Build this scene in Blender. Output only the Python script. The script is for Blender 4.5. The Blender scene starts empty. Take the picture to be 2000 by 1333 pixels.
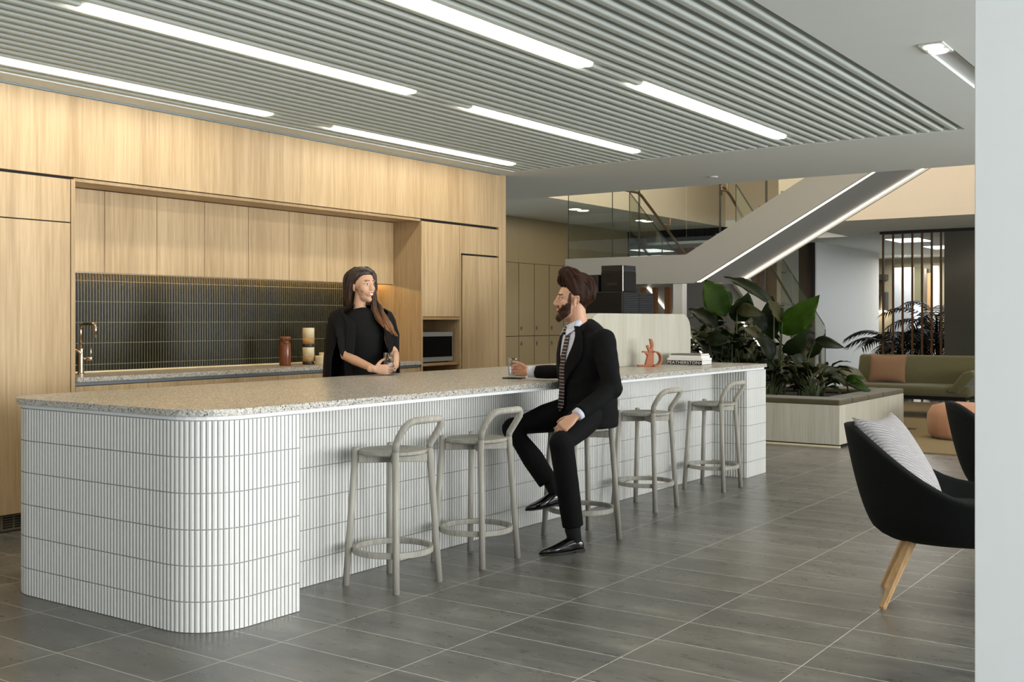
import bpy, bmesh, math, random
from mathutils import Vector, Matrix, noise
random.seed(7)
scene = bpy.context.scene
C = scene.collection
PI = math.pi
V3 = Vector
WORLD = {}          # world matrix of every object made here

# ------------------------------------------------------------------ camera
F_PX = 2147.3; HORIZON = 625.7; EYE = 1.28
YAW = math.radians(34.861)
cam = bpy.data.cameras.new('camera'); camo = bpy.data.objects.new('camera', cam); C.objects.link(camo)
camo.location = (0, 0, EYE); camo.rotation_euler = (PI/2, 0, YAW - PI/2)
cam.sensor_width = 36; cam.sensor_fit = 'HORIZONTAL'; cam.lens = 36*F_PX/2000
cam.shift_y = -(666.5-HORIZON)/2000; cam.clip_start = .05; cam.clip_end = 200
scene.camera = camo
scene.view_settings.view_transform = 'Standard'; scene.view_settings.look = 'None'
scene.view_settings.gamma = 1; scene.view_settings.use_curve_mapping = False
scene.view_settings.exposure = 0.8

# ------------------------------------------------------------------ materials
def lin(c):
    return tuple(((v/255)/12.92 if v/255 <= .04045 else ((v/255+.055)/1.055)**2.4) for v in c)
MATS = {}
class N:
    def __init__(s, name):
        s.m = bpy.data.materials.new(name); s.m.use_nodes = True
        s.t = s.m.node_tree; s.n = s.t.nodes; s.l = s.t.links
        s.b = s.n['Principled BSDF']; MATS[name] = s.m
    def add(s, typ, **kw):
        nd = s.n.new(typ)
        for k, v in kw.items():
            if k.startswith('i_'): nd.inputs[k[2:].replace('_', ' ')].default_value = v
            else: setattr(nd, k, v)
        return nd
    def link(s, a, b): s.l.new(a, b)
    def mix(s, fac, a, b, mode='MIX'):
        nd = s.n.new('ShaderNodeMix'); nd.data_type = 'RGBA'; nd.blend_type = mode
        for sock, v in ((nd.inputs[0], fac), (nd.inputs[6], a), (nd.inputs[7], b)):
            if hasattr(v, 'links'): s.l.new(v, sock)
            elif isinstance(v, tuple): sock.default_value = (*v[:3], 1)
            else: sock.default_value = v
        return nd.outputs[2]
    def math(s, op, a, b=None):
        nd = s.n.new('ShaderNodeMath'); nd.operation = op
        for sock, v in ((nd.inputs[0], a), (nd.inputs[1], b)):
            if v is None: continue
            if hasattr(v, 'links'): s.l.new(v, sock)
            else: sock.default_value = v
        return nd.outputs[0]
    def ramp(s, fac, stops, interp='LINEAR'):
        nd = s.n.new('ShaderNodeValToRGB'); cr = nd.color_ramp; cr.interpolation = interp
        while len(cr.elements) < len(stops): cr.elements.new(.5)
        for e, (p, c) in zip(cr.elements, stops):
            e.position = p; e.color = (*c[:3], 1) if isinstance(c, tuple) else (c, c, c, 1)
        s.l.new(fac, nd.inputs[0]); return nd.outputs[0]
    def obj(s, scale=(1, 1, 1), rot=(0, 0, 0)):
        tc = s.n.new('ShaderNodeTexCoord'); mp = s.n.new('ShaderNodeMapping')
        mp.inputs['Scale'].default_value = scale; mp.inputs['Rotation'].default_value = rot
        s.l.new(tc.outputs['Object'], mp.inputs[0]); return mp.outputs[0]
    def noise(s, vec, scale=5, detail=3, rough=.5):
        nd = s.add('ShaderNodeTexNoise'); nd.inputs['Scale'].default_value = scale
        nd.inputs['Detail'].default_value = detail; nd.inputs['Roughness'].default_value = rough
        if vec is not None: s.l.new(vec, nd.inputs['Vector'])
        return nd.outputs['Fac']
    def bump(s, h, strength=.2, dist=.01):
        nd = s.add('ShaderNodeBump'); nd.inputs['Strength'].default_value = strength
        nd.inputs['Distance'].default_value = dist; s.l.new(h, nd.inputs['Height'])
        s.l.new(nd.outputs[0], s.b.inputs['Normal'])
    def col(s, c):
        if hasattr(c, 'links'): s.l.new(c, s.b.inputs['Base Color'])
        else: s.b.inputs['Base Color'].default_value = (*c, 1)
    def set(s, rough=.5, metal=0, spec=None, sheen=0, coat=0):
        s.b.inputs['Roughness'].default_value = rough; s.b.inputs['Metallic'].default_value = metal
        if spec is not None: s.b.inputs['Specular IOR Level'].default_value = spec
        if sheen: s.b.inputs['Sheen Weight'].default_value = sheen
        if coat: s.b.inputs['Coat Weight'].default_value = coat

def plain(name, rgb, rough=.5, metal=0, spec=None, var=.06, nscale=8, bump=0, bscale=60, sheen=0, coat=0):
    n = N(name); c = lin(rgb)
    f = n.noise(n.obj(), nscale, 3)
    n.col(n.mix(f, tuple(x*(1-var) for x in c), tuple(min(1, x*(1+var)) for x in c)))
    n.set(rough, metal, spec, sheen, coat)
    if bump: n.bump(n.noise(n.obj(), bscale, 2), bump, .004)
    return n.m
def wood(name, dark, light, stretch='z', rough=.42, fine=70, spec=.4):
    n = N(name)
    sc = {'z': (1, 1, .035), 'x': (.035, 1, 1), 'y': (1, .035, 1)}[stretch]
    v = n.obj(sc)
    a = n.noise(v, fine, 4, .6); b = n.noise(v, 6, 2)
    f = n.math('ADD', n.math('MULTIPLY', a, .55), n.math('MULTIPLY', b, .45))
    n.col(n.ramp(f, [(.36, lin(dark)), (.64, lin(light))])); n.set(rough, 0, spec)
    n.bump(a, .05, .002); return n.m
def emit(name, rgb, strength):
    n = N(name); n.b.inputs['Base Color'].default_value = (.8, .8, .8, 1)
    n.b.inputs['Emission Color'].default_value = (*lin(rgb), 1)
    n.b.inputs['Emission Strength'].default_value = strength; return n.m
def pane(name, tint=(.93, .96, .94), gloss=.06, rough=.01):
    n = N(name); n.n.remove(n.b)
    tr = n.add('ShaderNodeBsdfTransparent'); tr.inputs[0].default_value = (*tint, 1)
    gl = n.add('ShaderNodeBsdfGlossy'); gl.inputs['Roughness'].default_value = rough
    lw = n.add('ShaderNodeLayerWeight'); lw.inputs[0].default_value = .25
    mx = n.add('ShaderNodeMixShader'); out = [q for q in n.n if q.type == 'OUTPUT_MATERIAL'][0]
    f = n.math('ADD', n.math('MULTIPLY', lw.outputs['Fresnel'], .4), gloss)
    n.link(f, mx.inputs[0]); n.link(tr.outputs[0], mx.inputs[1]); n.link(gl.outputs[0], mx.inputs[2])
    n.link(mx.outputs[0], out.inputs[0]); return n.m

M_oak = wood('kitchen_oak_laminate', (168, 142, 104), (200, 175, 136))
M_oakd = wood('kitchen_oak_shadow_reveal', (150, 124, 88), (172, 146, 106))  # darker copy of the oak, shade of recessed parts put into its colour
M_lime = wood('limed_oak_laminate', (170, 167, 150), (196, 194, 180))
M_stool = wood('grey_washed_oak', (142, 139, 129), (182, 178, 166), rough=.5)
M_leg = wood('natural_oak_leg', (176, 138, 92), (206, 170, 122), rough=.45)
M_ash = wood('shelf_timber', (150, 118, 78), (180, 146, 100), 'x')
M_brown = wood('brown_timber_fin', (104, 66, 36), (132, 88, 50))
M_bench = plain('olive_upholstery', (74, 67, 42), .9, var=.12, bump=.3, bscale=300, sheen=.2)

n = N('terrazzo'); v = n.obj()
vo = n.add('ShaderNodeTexVoronoi'); vo.inputs['Scale'].default_value = 190; n.link(v, vo.inputs['Vector'])
vd = n.add('ShaderNodeTexVoronoi'); vd.inputs['Scale'].default_value = 120; n.link(v, vd.inputs['Vector'])
sp = n.add('ShaderNodeSeparateColor'); n.link(vo.outputs['Color'], sp.inputs[0])
sp2 = n.add('ShaderNodeSeparateColor'); n.link(vd.outputs['Color'], sp2.inputs[0])
base = n.ramp(sp.outputs[0], [(0, lin((142, 138, 128))), (.3, lin((174, 170, 160))), (.65, lin((194, 191, 182))), (1, lin((218, 215, 208)))], 'CONSTANT')
chip = n.math('MULTIPLY', n.math('LESS_THAN', vd.outputs['Distance'], .5), n.math('GREATER_THAN', sp2.outputs[1], .91))
chip2 = n.math('MULTIPLY', n.math('LESS_THAN', vo.outputs['Distance'], .4), n.math('GREATER_THAN', sp.outputs[2], .90))
c1 = n.mix(chip, base, lin((86, 85, 81))); n.col(n.mix(chip2, c1, lin((96, 93, 88)))); n.set(.27, 0, .5)
M_terrazzo = n.m

M_tile = plain('white_glazed_finger_tile', (214, 214, 208), .28, var=.05, nscale=14)
M_grout = plain('grey_grout', (158, 159, 157), .9)
M_gtile = plain('dark_green_glazed_finger_tile', (24, 24, 13), .24, var=.5, nscale=26, spec=.22)
M_ggrout = plain('pale_olive_grout', (140, 137, 110), .8)

n = N('stone_floor_tile')
tc = n.add('ShaderNodeTexCoord'); sx = n.add('ShaderNodeSeparateXYZ'); n.link(tc.outputs['Object'], sx.inputs[0])
cx = n.add('ShaderNodeCombineXYZ')
n.link(n.math('SUBTRACT', sx.outputs[1], 3.248-6.01), cx.inputs[0])
n.link(n.math('SUBTRACT', sx.outputs[0], 3.357-2.963), cx.inputs[1])
br = n.add('ShaderNodeTexBrick'); br.offset = 0; br.squash = 1
br.inputs['Scale'].default_value = 1; br.inputs['Brick Width'].default_value = .601; br.inputs['Row Height'].default_value = .2963
br.inputs['Mortar Size'].default_value = .0021; br.inputs['Mortar Smooth'].default_value = 0; br.inputs['Bias'].default_value = 0
br.inputs['Color1'].default_value = (.0, .0, .0, 1); br.inputs['Color2'].default_value = (1, 1, 1, 1); br.inputs['Mortar'].default_value = (.5, .5, .5, 1)
n.link(cx.outputs[0], br.inputs['Vector'])
wn = n.add('ShaderNodeTexWhiteNoise'); wn.noise_dimensions = '2D'
fx = n.math('FLOOR', n.math('DIVIDE', n.math('SUBTRACT', sx.outputs[1], 3.248-6.01), .601))
fy = n.math('FLOOR', n.math('DIVIDE', n.math('SUBTRACT', sx.outputs[0], 3.357-2.963), .2963))
cf = n.add('ShaderNodeCombineXYZ'); n.link(fx, cf.inputs[0]); n.link(fy, cf.inputs[1]); n.link(cf.outputs[0], wn.inputs[0])
off = n.add('ShaderNodeVectorMath', operation='MULTIPLY'); n.link(wn.outputs['Color'], off.inputs[0]); off.inputs[1].default_value = (9, 9, 9)
st = n.add('ShaderNodeVectorMath', operation='ADD'); mp = n.add('ShaderNodeMapping'); mp.inputs['Scale'].default_value = (1, .28, 1)
n.link(tc.outputs['Object'], mp.inputs[0]); n.link(mp.outputs[0], st.inputs[0]); n.link(off.outputs[0], st.inputs[1])
a1 = n.noise(st.outputs[0], 4.5, 9, .66); a2 = n.noise(st.outputs[0], 30, 6, .62)
fm = n.math('ADD', n.math('MULTIPLY', a1, .75), n.math('MULTIPLY', a2, .25))
tone = n.ramp(fm, [(.36, lin((80, 80, 77))), (.47, lin((99, 98, 93))), (.55, lin((113, 111, 104))), (.66, lin((138, 135, 126)))])
tone = n.mix(.16, tone, n.mix(wn.outputs['Value'], lin((88, 88, 84)), lin((126, 121, 108))))
n.col(n.mix(br.outputs['Fac'], tone, lin((198, 196, 188))))
n.link(n.ramp(a2, [(.3, .25), (.7, .38)]), n.b.inputs['Roughness']); n.b.inputs['Specular IOR Level'].default_value = .5
M_floor = n.m

M_white = plain('white_paint', (214, 217, 214), .6, var=.02)
M_wallw = plain('pale_grey_paint', (206, 209, 208), .7, var=.02)
M_ceil = plain('ceiling_paint', (220, 225, 221), .8, var=.02)
M_batten = plain('pale_grey_batten_paint', (192, 199, 192), .55, var=.02)
M_dark = plain('plenum_black', (14, 14, 14), .9)
M_strip = plain('white_shadowline_board', (226, 229, 228), .5, var=.01)
M_beige = plain('beige_atrium_paint', (198, 186, 166), .8, var=.02)
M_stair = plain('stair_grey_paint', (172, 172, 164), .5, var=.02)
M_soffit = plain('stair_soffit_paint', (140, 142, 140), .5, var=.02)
M_lock = plain('khaki_locker_laminate', (150, 136, 104), .4, var=.03)
M_darkgap = plain('black_gap', (12, 12, 10), .7)
M_bronze = plain('bronze_metal', (112, 92, 66), .35, metal=.8)
M_gold = plain('brass_rod', (88, 58, 28), .5, metal=.3)
M_chrome = plain('brushed_nickel', (196, 186, 170), .18, metal=1, var=.02)
M_steel = plain('stainless_steel', (150, 146, 138), .3, metal=.9)
M_black = plain('black_plastic', (10, 10, 10), .4, var=.1, spec=.3)
M_blackg = plain('black_gloss', (4, 4, 4), .45, var=.1, spec=.06)
M_smoke = plain('smoked_plastic', (30, 30, 30), .2, spec=.4)
M_glass = pane('balustrade_glass', (.90, .93, .90), .015)
M_darkglass = plain('dark_partition_glass', (70, 70, 62), .16, spec=.5)
M_edge = plain('glass_edge', (30, 42, 36), .3)
M_charcoal = plain('charcoal_wool', (20, 22, 21), .95, var=.2, nscale=200, bump=.5, bscale=500, spec=.2)
M_sofa = plain('olive_wool', (76, 73, 42), .95, var=.12, nscale=60, bump=.4, bscale=400, sheen=.2)
M_tan = plain('tan_knit', (124, 94, 68), .95, var=.1, nscale=40, bump=.5, bscale=300)
M_pouf = plain('terracotta_knit', (176, 128, 96), .95, var=.08, nscale=30, bump=.4, bscale=300, sheen=.2)
M_rug = plain('khaki_rug', (126, 110, 76), 1, var=.15, nscale=120, bump=.6, bscale=300)
M_jar = plain('brown_salt_glaze', (110, 62, 34), .22, var=.2, nscale=12)
M_cream = plain('cream_ceramic', (226, 214, 178), .5, var=.03)
M_tanc = plain('tan_ceramic', (178, 140, 88), .5, var=.1)
M_blkc = plain('black_ceramic', (34, 34, 34), .3)
M_terra = plain('terracotta_clay', (170, 102, 68), .6, var=.12, nscale=50)
M_paper = plain('book_paper', (226, 224, 218), .8, var=.03)
M_bkwh = plain('book_cover_white', (232, 230, 224), .4, var=.02)
M_bkbl = plain('book_cover_black', (22, 22, 22), .35)
M_bkgr = plain('book_cover_grey', (120, 118, 116), .4)
M_letter = plain('white_lettering', (236, 236, 232), .6, var=0)
M_soil = plain('dark_soil', (30, 24, 16), 1, var=.3, nscale=40, bump=.6)
def leafm(name, d, l, trans=.25):
    n = N(name); f = n.noise(n.obj(), 14, 3)
    n.col(n.mix(f, lin(d), lin(l))); n.set(.45, 0, .25)
    n.b.inputs['Transmission Weight'].default_value = 0
    tb = n.add('ShaderNodeBsdfTranslucent'); tb.inputs[0].default_value = (*[min(1, 2*x) for x in lin(l)], 1)
    mx = n.add('ShaderNodeMixShader'); mx.inputs[0].default_value = trans
    out = [q for q in n.n if q.type == 'OUTPUT_MATERIAL'][0]
    n.link(n.b.outputs[0], mx.inputs[1]); n.link(tb.outputs[0], mx.inputs[2]); n.link(mx.outputs[0], out.inputs[0]); return n.m
M_leafb = leafm('bright_green_leaf', (40, 64, 12), (62, 92, 20), .25)
M_leafd = leafm('dark_green_leaf', (16, 26, 9), (34, 46, 18), .12)
M_leafo = leafm('olive_leaf_underside', (48, 50, 26), (78, 78, 46), .2)
M_palm = leafm('palm_leaf', (8, 13, 7), (18, 26, 13), .08)
M_stem = plain('leaf_stem', (62, 74, 34), .5, var=.2)

M_skinm = plain('skin_warm', (206, 158, 128), .5, var=.05, nscale=20); M_skinm.node_tree.nodes['Principled BSDF'].inputs['Subsurface Weight'].default_value = .08
M_skinw = plain('skin_fair', (214, 170, 140), .48, var=.04, nscale=20); M_skinw.node_tree.nodes['Principled BSDF'].inputs['Subsurface Weight'].default_value = .08
M_stub = plain('stubble_skin', (88, 62, 48), .8, var=.25, nscale=160)
M_lip = plain('lip', (178, 104, 88), .4); M_teeth = plain('teeth', (240, 236, 226), .25); M_eyew = plain('eye_white', (226, 222, 214), .2)
M_iris = plain('iris', (36, 28, 22), .15); M_brow = plain('brow_hair', (44, 28, 18), .8)
def hairm(name, d, l, rough=.45):
    n = N(name); f = n.noise(n.obj((1, 1, .25)), 160, 3, .7)
    n.col(n.mix(f, lin(d), lin(l))); n.set(.6, 0, .2); n.bump(f, .5, .003); return n.m
M_hairm = hairm('dark_brown_hair', (18, 10, 7), (66, 38, 22)); M_beard = hairm('brown_beard', (32, 20, 13), (70, 44, 28), .8)
n = N('long_brown_hair'); f = n.noise(n.obj((1, 1, .12)), 220, 3, .7)
tc = n.add('ShaderNodeTexCoord'); sx = n.add('ShaderNodeSeparateXYZ'); n.link(tc.outputs['Object'], sx.inputs[0])
g = n.ramp(n.math('DIVIDE', n.math('SUBTRACT', sx.outputs[2], 1.15), .45), [(0, lin((176, 116, 60))), (.25, lin((132, 84, 42))), (.5, lin((66, 42, 26))), (1, lin((48, 32, 22)))])
n.col(n.mix(n.math('MULTIPLY', f, .45), g, lin((26, 16, 10)))); n.set(.38, 0, .45); n.bump(f, .5, .003); M_hairw = n.m
M_suit = plain('black_suit_wool', (10, 10, 12), .85, var=.15, nscale=30, bump=.2, bscale=400, spec=.2)
M_cape = plain('black_crepe', (8, 8, 9), .8, var=.15, nscale=20, spec=.25)
M_shirt = plain('pale_shirt_cotton', (212, 214, 226), .7, var=.03)
M_shoe = plain('polished_black_leather', (10, 10, 10), .12, coat=.6)
M_sole = plain('shoe_sole', (24, 18, 14), .6)
M_sock = plain('black_sock', (14, 14, 14), .95)
M_nail = plain('black_nail_polish', (12, 12, 16), .1)
n = N('striped_tie'); tc = n.add('ShaderNodeTexCoord'); sx = n.add('ShaderNodeSeparateXYZ'); n.link(tc.outputs['Object'], sx.inputs[0])
s_ = n.math('FRACT', n.math('MULTIPLY', sx.outputs[2], 52.0))
n.col(n.ramp(s_, [(0, lin((186, 176, 170))), (.2, lin((14, 12, 14))), (.62, lin((72, 16, 22))), (.82, lin((14, 12, 14)))], 'CONSTANT')); n.set(.6); M_tie = n.m
n = N('grey_quilted_cushion'); v = n.obj(); wv = n.add('ShaderNodeTexWave'); wv.wave_type = 'BANDS'; wv.bands_direction = 'DIAGONAL'
wv.inputs['Scale'].default_value = 26; wv.inputs['Distortion'].default_value = 3; n.link(v, wv.inputs['Vector'])
n.col(n.mix(wv.outputs['Fac'], lin((150, 146, 146)), lin((176, 172, 172)))); n.set(.95); n.bump(wv.outputs['Fac'], .9, .006); M_quilt = n.m
M_tumbler = pane('drinking_glass', (.93, .94, .94), .05)
M_water = pane('water', (.84, .84, .86), .10)

# ------------------------------------------------------------------ mesh building
class MB:
    def __init__(s): s.v = []; s.f = []; s.mi = []; s.cur = 0
    def add(s, vs, fs):
        o = len(s.v); s.v += [tuple(p) for p in vs]; s.f += [tuple(i+o for i in f) for f in fs]; s.mi += [s.cur]*len(fs); return s
    def box(s, x0, x1, y0, y1, z0, z1):
        x0, x1 = sorted((x0, x1)); y0, y1 = sorted((y0, y1)); z0, z1 = sorted((z0, z1))
        return s.add([(x0,y0,z0),(x1,y0,z0),(x1,y1,z0),(x0,y1,z0),(x0,y0,z1),(x1,y0,z1),(x1,y1,z1),(x0,y1,z1)],
                     [(0,3,2,1),(4,5,6,7),(0,1,5,4),(1,2,6,5),(2,3,7,6),(3,0,4,7)])
    def prism(s, pts, axis, a, b):
        # pts 2D polygon, extruded along axis from a to b
        def P(p, t): return {'z': (p[0], p[1], t), 'x': (t, p[0], p[1]), 'y': (p[0], t, p[1])}[axis]
        n = len(pts)
        return s.add([P(p, a) for p in pts]+[P(p, b) for p in pts],
                     [tuple(range(n-1, -1, -1)), tuple(range(n, 2*n))]+[(i, (i+1) % n, n+(i+1) % n, n+i) for i in range(n)])
    def rings(s, R, closed=True, caps=True, loop=False):
        n = len(R[0]); vs = [p for r in R for p in r]; fs = []
        m = len(R)
        for i in range(m if loop else m-1):
            for j in range(n if closed else n-1):
                a = i*n+j; b = i*n+(j+1) % n; k = (i+1) % m
                fs.append((a, b, k*n+(j+1) % n, k*n+j))
        if caps and closed and not loop:
            fs.append(tuple(range(n-1, -1, -1))); fs.append(tuple(range((m-1)*n, m*n)))
        return s.add(vs, fs)
    def tube(s, pts, r, seg=12, side=None, rnd=True, loop=False):
        pts = [V3(p) for p in pts]; n = len(pts)
        rs = [(x if isinstance(x, (tuple, list)) else (x, x)) for x in (r if isinstance(r, list) else [r]*n)]
        R = []; prev = None
        for i, p in enumerate(pts):
            if loop: t = (pts[(i+1) % n]-pts[i-1])
            else: t = (pts[min(i+1, n-1)]-pts[max(i-1, 0)])
            t = t.normalized() if t.length > 1e-9 else V3((0, 0, 1))
            if side is not None: a = V3(side)
            elif prev is not None: a = prev
            else: a = V3((0, 0, 1)) if abs(t.z) < .9 else V3((1, 0, 0))
            a = (a-t*a.dot(t)); a = a.normalized() if a.length > 1e-6 else t.orthogonal().normalized()
            prev = a; b = t.cross(a); ra, rb = rs[i]
            R.append((p, a, b, ra, rb, t))
        def ring(p, a, b, ra, rb, k=1, dz=V3((0, 0, 0))):
            return [p+dz+a*(ra*k*math.cos(2*PI*j/seg))+b*(rb*k*math.sin(2*PI*j/seg)) for j in range(seg)]
        out = []
        if rnd and not loop:
            q = R[0]; m = min(q[3], q[4])
            out += [ring(*q[:5], .3, -q[5]*m*.9), ring(*q[:5], .75, -q[5]*m*.62)]
        out += [ring(*q[:5]) for q in R]
        if rnd and not loop:
            q = R[-1]; m = min(q[3], q[4])
            out += [ring(*q[:5], .75, q[5]*m*.62), ring(*q[:5], .3, q[5]*m*.9)]
        return s.rings(out, loop=loop)
    def ell(s, c, r, rot=None, seg=20, rg=12):
        M = rot if rot is not None else Matrix.Identity(3); c = V3(c); R = []
        for i in range(rg+1):
            th = PI*(.02+.96*i/rg); z = -math.cos(th); q = math.sin(th)
            R.append([c+M @ V3((r[0]*q*math.cos(2*PI*j/seg), r[1]*q*math.sin(2*PI*j/seg), r[2]*z)) for j in range(seg)])
        return s.rings(R)
    def lathe(s, prof, c=(0, 0), seg=32, caps=True):
        return s.rings([[(c[0]+r*math.cos(2*PI*j/seg), c[1]+r*math.sin(2*PI*j/seg), z) for j in range(seg)] for r, z in prof], caps=caps)
    def grid(s, G):
        m = len(G[0]); return s.add([p for r in G for p in r], [(i*m+j, i*m+j+1, (i+1)*m+j+1, (i+1)*m+j) for i in range(len(G)-1) for j in range(m-1)])
    def build(s, name, mat, parent=None, world=True, smooth=False, bevel=0, seg=2, sub=0, solid=0, mats=None):
        me = bpy.data.meshes.new(name); me.from_pydata(s.v, [], s.f)
        for m in ([mat] + (mats or [])): me.materials.append(m)
        if any(s.mi): me.polygons.foreach_set('material_index', s.mi)
        bm = bmesh.new(); bm.from_mesh(me); bmesh.ops.recalc_face_normals(bm, faces=bm.faces); bm.to_mesh(me); bm.free()
        if smooth: me.polygons.foreach_set('use_smooth', [True]*len(me.polygons))
        o = bpy.data.objects.new(name, me); return finish(o, parent, world, bevel, seg, sub, solid)
def finish(o, parent=None, world=True, bevel=0, seg=2, sub=0, solid=0):
    C.objects.link(o)
    if solid:
        m = o.modifiers.new('solid', 'SOLIDIFY'); m.thickness = solid; m.offset = 0
    if bevel:
        m = o.modifiers.new('bevel', 'BEVEL'); m.width = bevel; m.segments = seg; m.limit_method = 'ANGLE'; m.angle_limit = math.radians(40)
    if sub:
        m = o.modifiers.new('sub', 'SUBSURF'); m.levels = sub; m.render_levels = sub
    if parent is not None:
        o.parent = parent
        if world: o.matrix_parent_inverse = WORLD[parent.name].inverted(); WORLD[o.name] = Matrix.Identity(4)
        else: WORLD[o.name] = WORLD[parent.name].copy()
    else: WORLD[o.name] = Matrix.Identity(4)
    return o
def tag(o, label, cat, group=None):
    o['label'] = label; o['category'] = cat
    if group: o['group'] = group
    return o
def thing(name, label, cat, loc=(0, 0, 0), rz=0, group=None):
    o = bpy.data.objects.new(name, None); C.objects.link(o); o.empty_display_size = .1
    o.location = loc; o.rotation_euler = (0, 0, rz)
    WORLD[o.name] = Matrix.Translation(loc) @ Matrix.Rotation(rz, 4, 'Z')
    return tag(o, label, cat, group)
def struct(o): o['kind'] = 'structure'; return o
def rrect(x0, x1, y0, y1, r, seg=8):
    # rounded rectangle; r = radii for corners (x0y0, x1y0, x1y1, x0y1)
    if not isinstance(r, (list, tuple)): r = [r]*4
    P = []
    for (cx, cy, a0, q) in ((x0+r[0], y0+r[0], PI, r[0]), (x1-r[1], y0+r[1], 1.5*PI, r[1]), (x1-r[2], y1-r[2], 0, r[2]), (x0+r[3], y1-r[3], .5*PI, r[3])):
        for i in range(seg+1):
            a = a0+.5*PI*i/seg; P.append((cx+q*math.cos(a), cy+q*math.sin(a)))
    return P
def copy_tree(o, parent=None):
    c = o.copy(); C.objects.link(c); c.parent = parent
    for ch in list(o.children): copy_tree(ch, c)
    return c
# ================================================================== SETTING
ZC = 2.707
# floor
struct(MB().box(-2, 34, -5, 14, -.1, 0).build('floor', M_floor))
# ceiling slab pieces (one plane with the batten opening, the stair void and the track trough cut out)
OX1, OY0, OY1 = 8.70, 1.915, 6.035
VX0, VX1, VY1 = 10.70, 15.70, 8.27; KS = 1.19; ZH = 1.28+(ZC-1.28)*KS; VX2 = 18.68
TX0, TY0, TY1 = 5.86, 1.40, 1.535
c = MB(); t = .12
c.box(-2, OX1, -5, TY0, ZC, ZC+t); c.box(-2, TX0, TY0, TY1, ZC, ZC+t); c.box(-2, OX1, TY1, OY0, ZC, ZC+t)
c.box(-2, OX1, OY1, 6.222, ZC, ZC+t); c.box(OX1, VX0, -5, TY0, ZC, ZC+t); c.box(OX1, VX0, TY1, 8.7, ZC, ZC+t)
c.box(VX0+.002, VX2, VY1, 14, ZH, ZH+t); c.box(VX1, VX2, -5, 6.0, ZC, ZC+t); c.box(VX2, 34, -5, 14, ZC, ZC+t); c.box(VX2, VX2+t, 6.0, 14, ZC+t, ZH+t)
c.box(8.9, VX0, 8.7, 14, ZC, ZC+t)
struct(c.build('ceiling', M_ceil))
c = MB(); c.box(-2, OX1+.02, OY0-.05, OY1+.05, 2.98, 3.0)
for a in ((-2, OX1+.02, OY0-.03, OY0-.005), (-2, OX1+.02, OY1+.005, OY1+.03), (OX1+.005, OX1+.03, OY0-.03, OY1+.03)): c.box(*a, ZC+t, 3.0)
struct(c.build('ceiling_plenum', M_dark))
# atrium above the stair void
c = MB(); c.box(VX0-.1, VX2+.1, VY1, VY1+.12, ZH+t, 5.6); c.box(VX1, VX1+.12, -5, 5.99, ZC+t, 5.6); c.box(VX1, VX2, 5.99, 6.1, ZC+t, 5.6); c.box(VX2, VX2+.12, 6.1, VY1, ZH+t, 5.6); c.box(VX0-.12, VX0, -5, VY1, ZC+t, 5.6)
c.box(VX0, VX1, -5.1, -5, ZC, 5.6); c.box(VX0-.1, VX2+.1, -5, VY1+.1, 5.6, 5.7)
struct(c.build('wall_atrium', M_beige))
c = MB(); c.box(VX0, VX2, VY1-.004, VY1, ZH, ZH+t); c.box(VX1-.004, VX1, -5, 5.99, ZC, ZC+t)
struct(c.build('trim_1', M_beige))
# thin frame round the batten opening
c = MB(); w = .02
w = .004; c.box(-2, OX1-w, OY0, OY0+w, ZC, ZC+.19); c.box(-2, OX1-w, OY1-w, OY1, ZC, ZC+.19); c.box(OX1-w, OX1-.0002, OY0, OY1, ZC, ZC+.19)
struct(c.build('trim_2', M_ceil))
c = MB(); c.box(-2, 8.75, 6.224, 6.247, ZC-.010, ZC+.05)
struct(c.build('trim_3', plain('shadowline_blue_grey', (120, 136, 140), .4)))
# track trough walls
c = MB(); c.box(TX0, OX1, TY0, TY0+.003, ZC, ZC+.022); c.box(TX0, OX1, TY1-.003, TY1, ZC, ZC+.022); c.box(TX0, TX0+.003, TY0+.003, TY1-.003, ZC, ZC+.022); c.box(TX0, OX1, TY0, TY1, ZC+.022, ZC+.08)
struct(c.build('trim_4', M_white))
c = MB(); c.box(TX0+.25, OX1, TY0+.004, TY0+.020, ZC+.014, ZC+.0215)
struct(c.build('trim_5', M_black))
# kitchen side: solid wall behind joinery
struct(MB().box(-2, 8.88, 6.84, 7.0, 0, 3.0).build('wall_kitchen', M_white))
struct(MB().box(-2, 8.88, 6.28, 6.84, 2.72, 3.0).build('wall_kitchen_top', M_white))
# right foreground wall end
struct(MB().box(3.00, 3.30, -4.5, .640, 0, ZC).build('wall_right', M_wallw, bevel=.002))
# locker wall and far walls
struct(MB().box(8.9, 18.68, 10.62, 10.74, 0, ZH).build('wall_locker', M_white))
c = MB(); c.box(18.68, 18.80, 9.87, 10.8, 0, ZH); c.box(18.68, 18.80, 7.3, 9.87, 2.756, ZH)
struct(c.build('wall_stair_end', plain('greige_paint', (104, 98, 80), .7)))
struct(MB().box(19.8, 19.95, 8.03, 13.5, 0, ZC).build('wall_back', M_brown))
struct(MB().box(19.8, 19.95, 7.719, 8.03, 0, ZC).build('wall_back_timber', wood('back_timber', (92, 66, 42), (112, 82, 54))))
struct(MB().box(19.78, 19.95, 7.64, 7.719, 0, ZC).build('trim_6', M_beige))
struct(MB().box(19.85, 19.95, 7.322, 7.64, 0, ZC).build('wall_back_pale', plain('grey_green_wall', (150, 158, 150), .5)))
struct(MB().box(19.85, 19.95, 7.05, 7.322, 0, ZC).build('wall_back_brown', plain('umber_wall', (62, 52, 38), .6)))
struct(MB().box(19.72, 19.84, 6.97, 7.05, 0, ZC).build('trim_7', M_darkgap))
struct(MB().box(19.74, 23.6, 6.95, 7.05, 0, ZC).build('wall_white', M_wallw))
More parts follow.
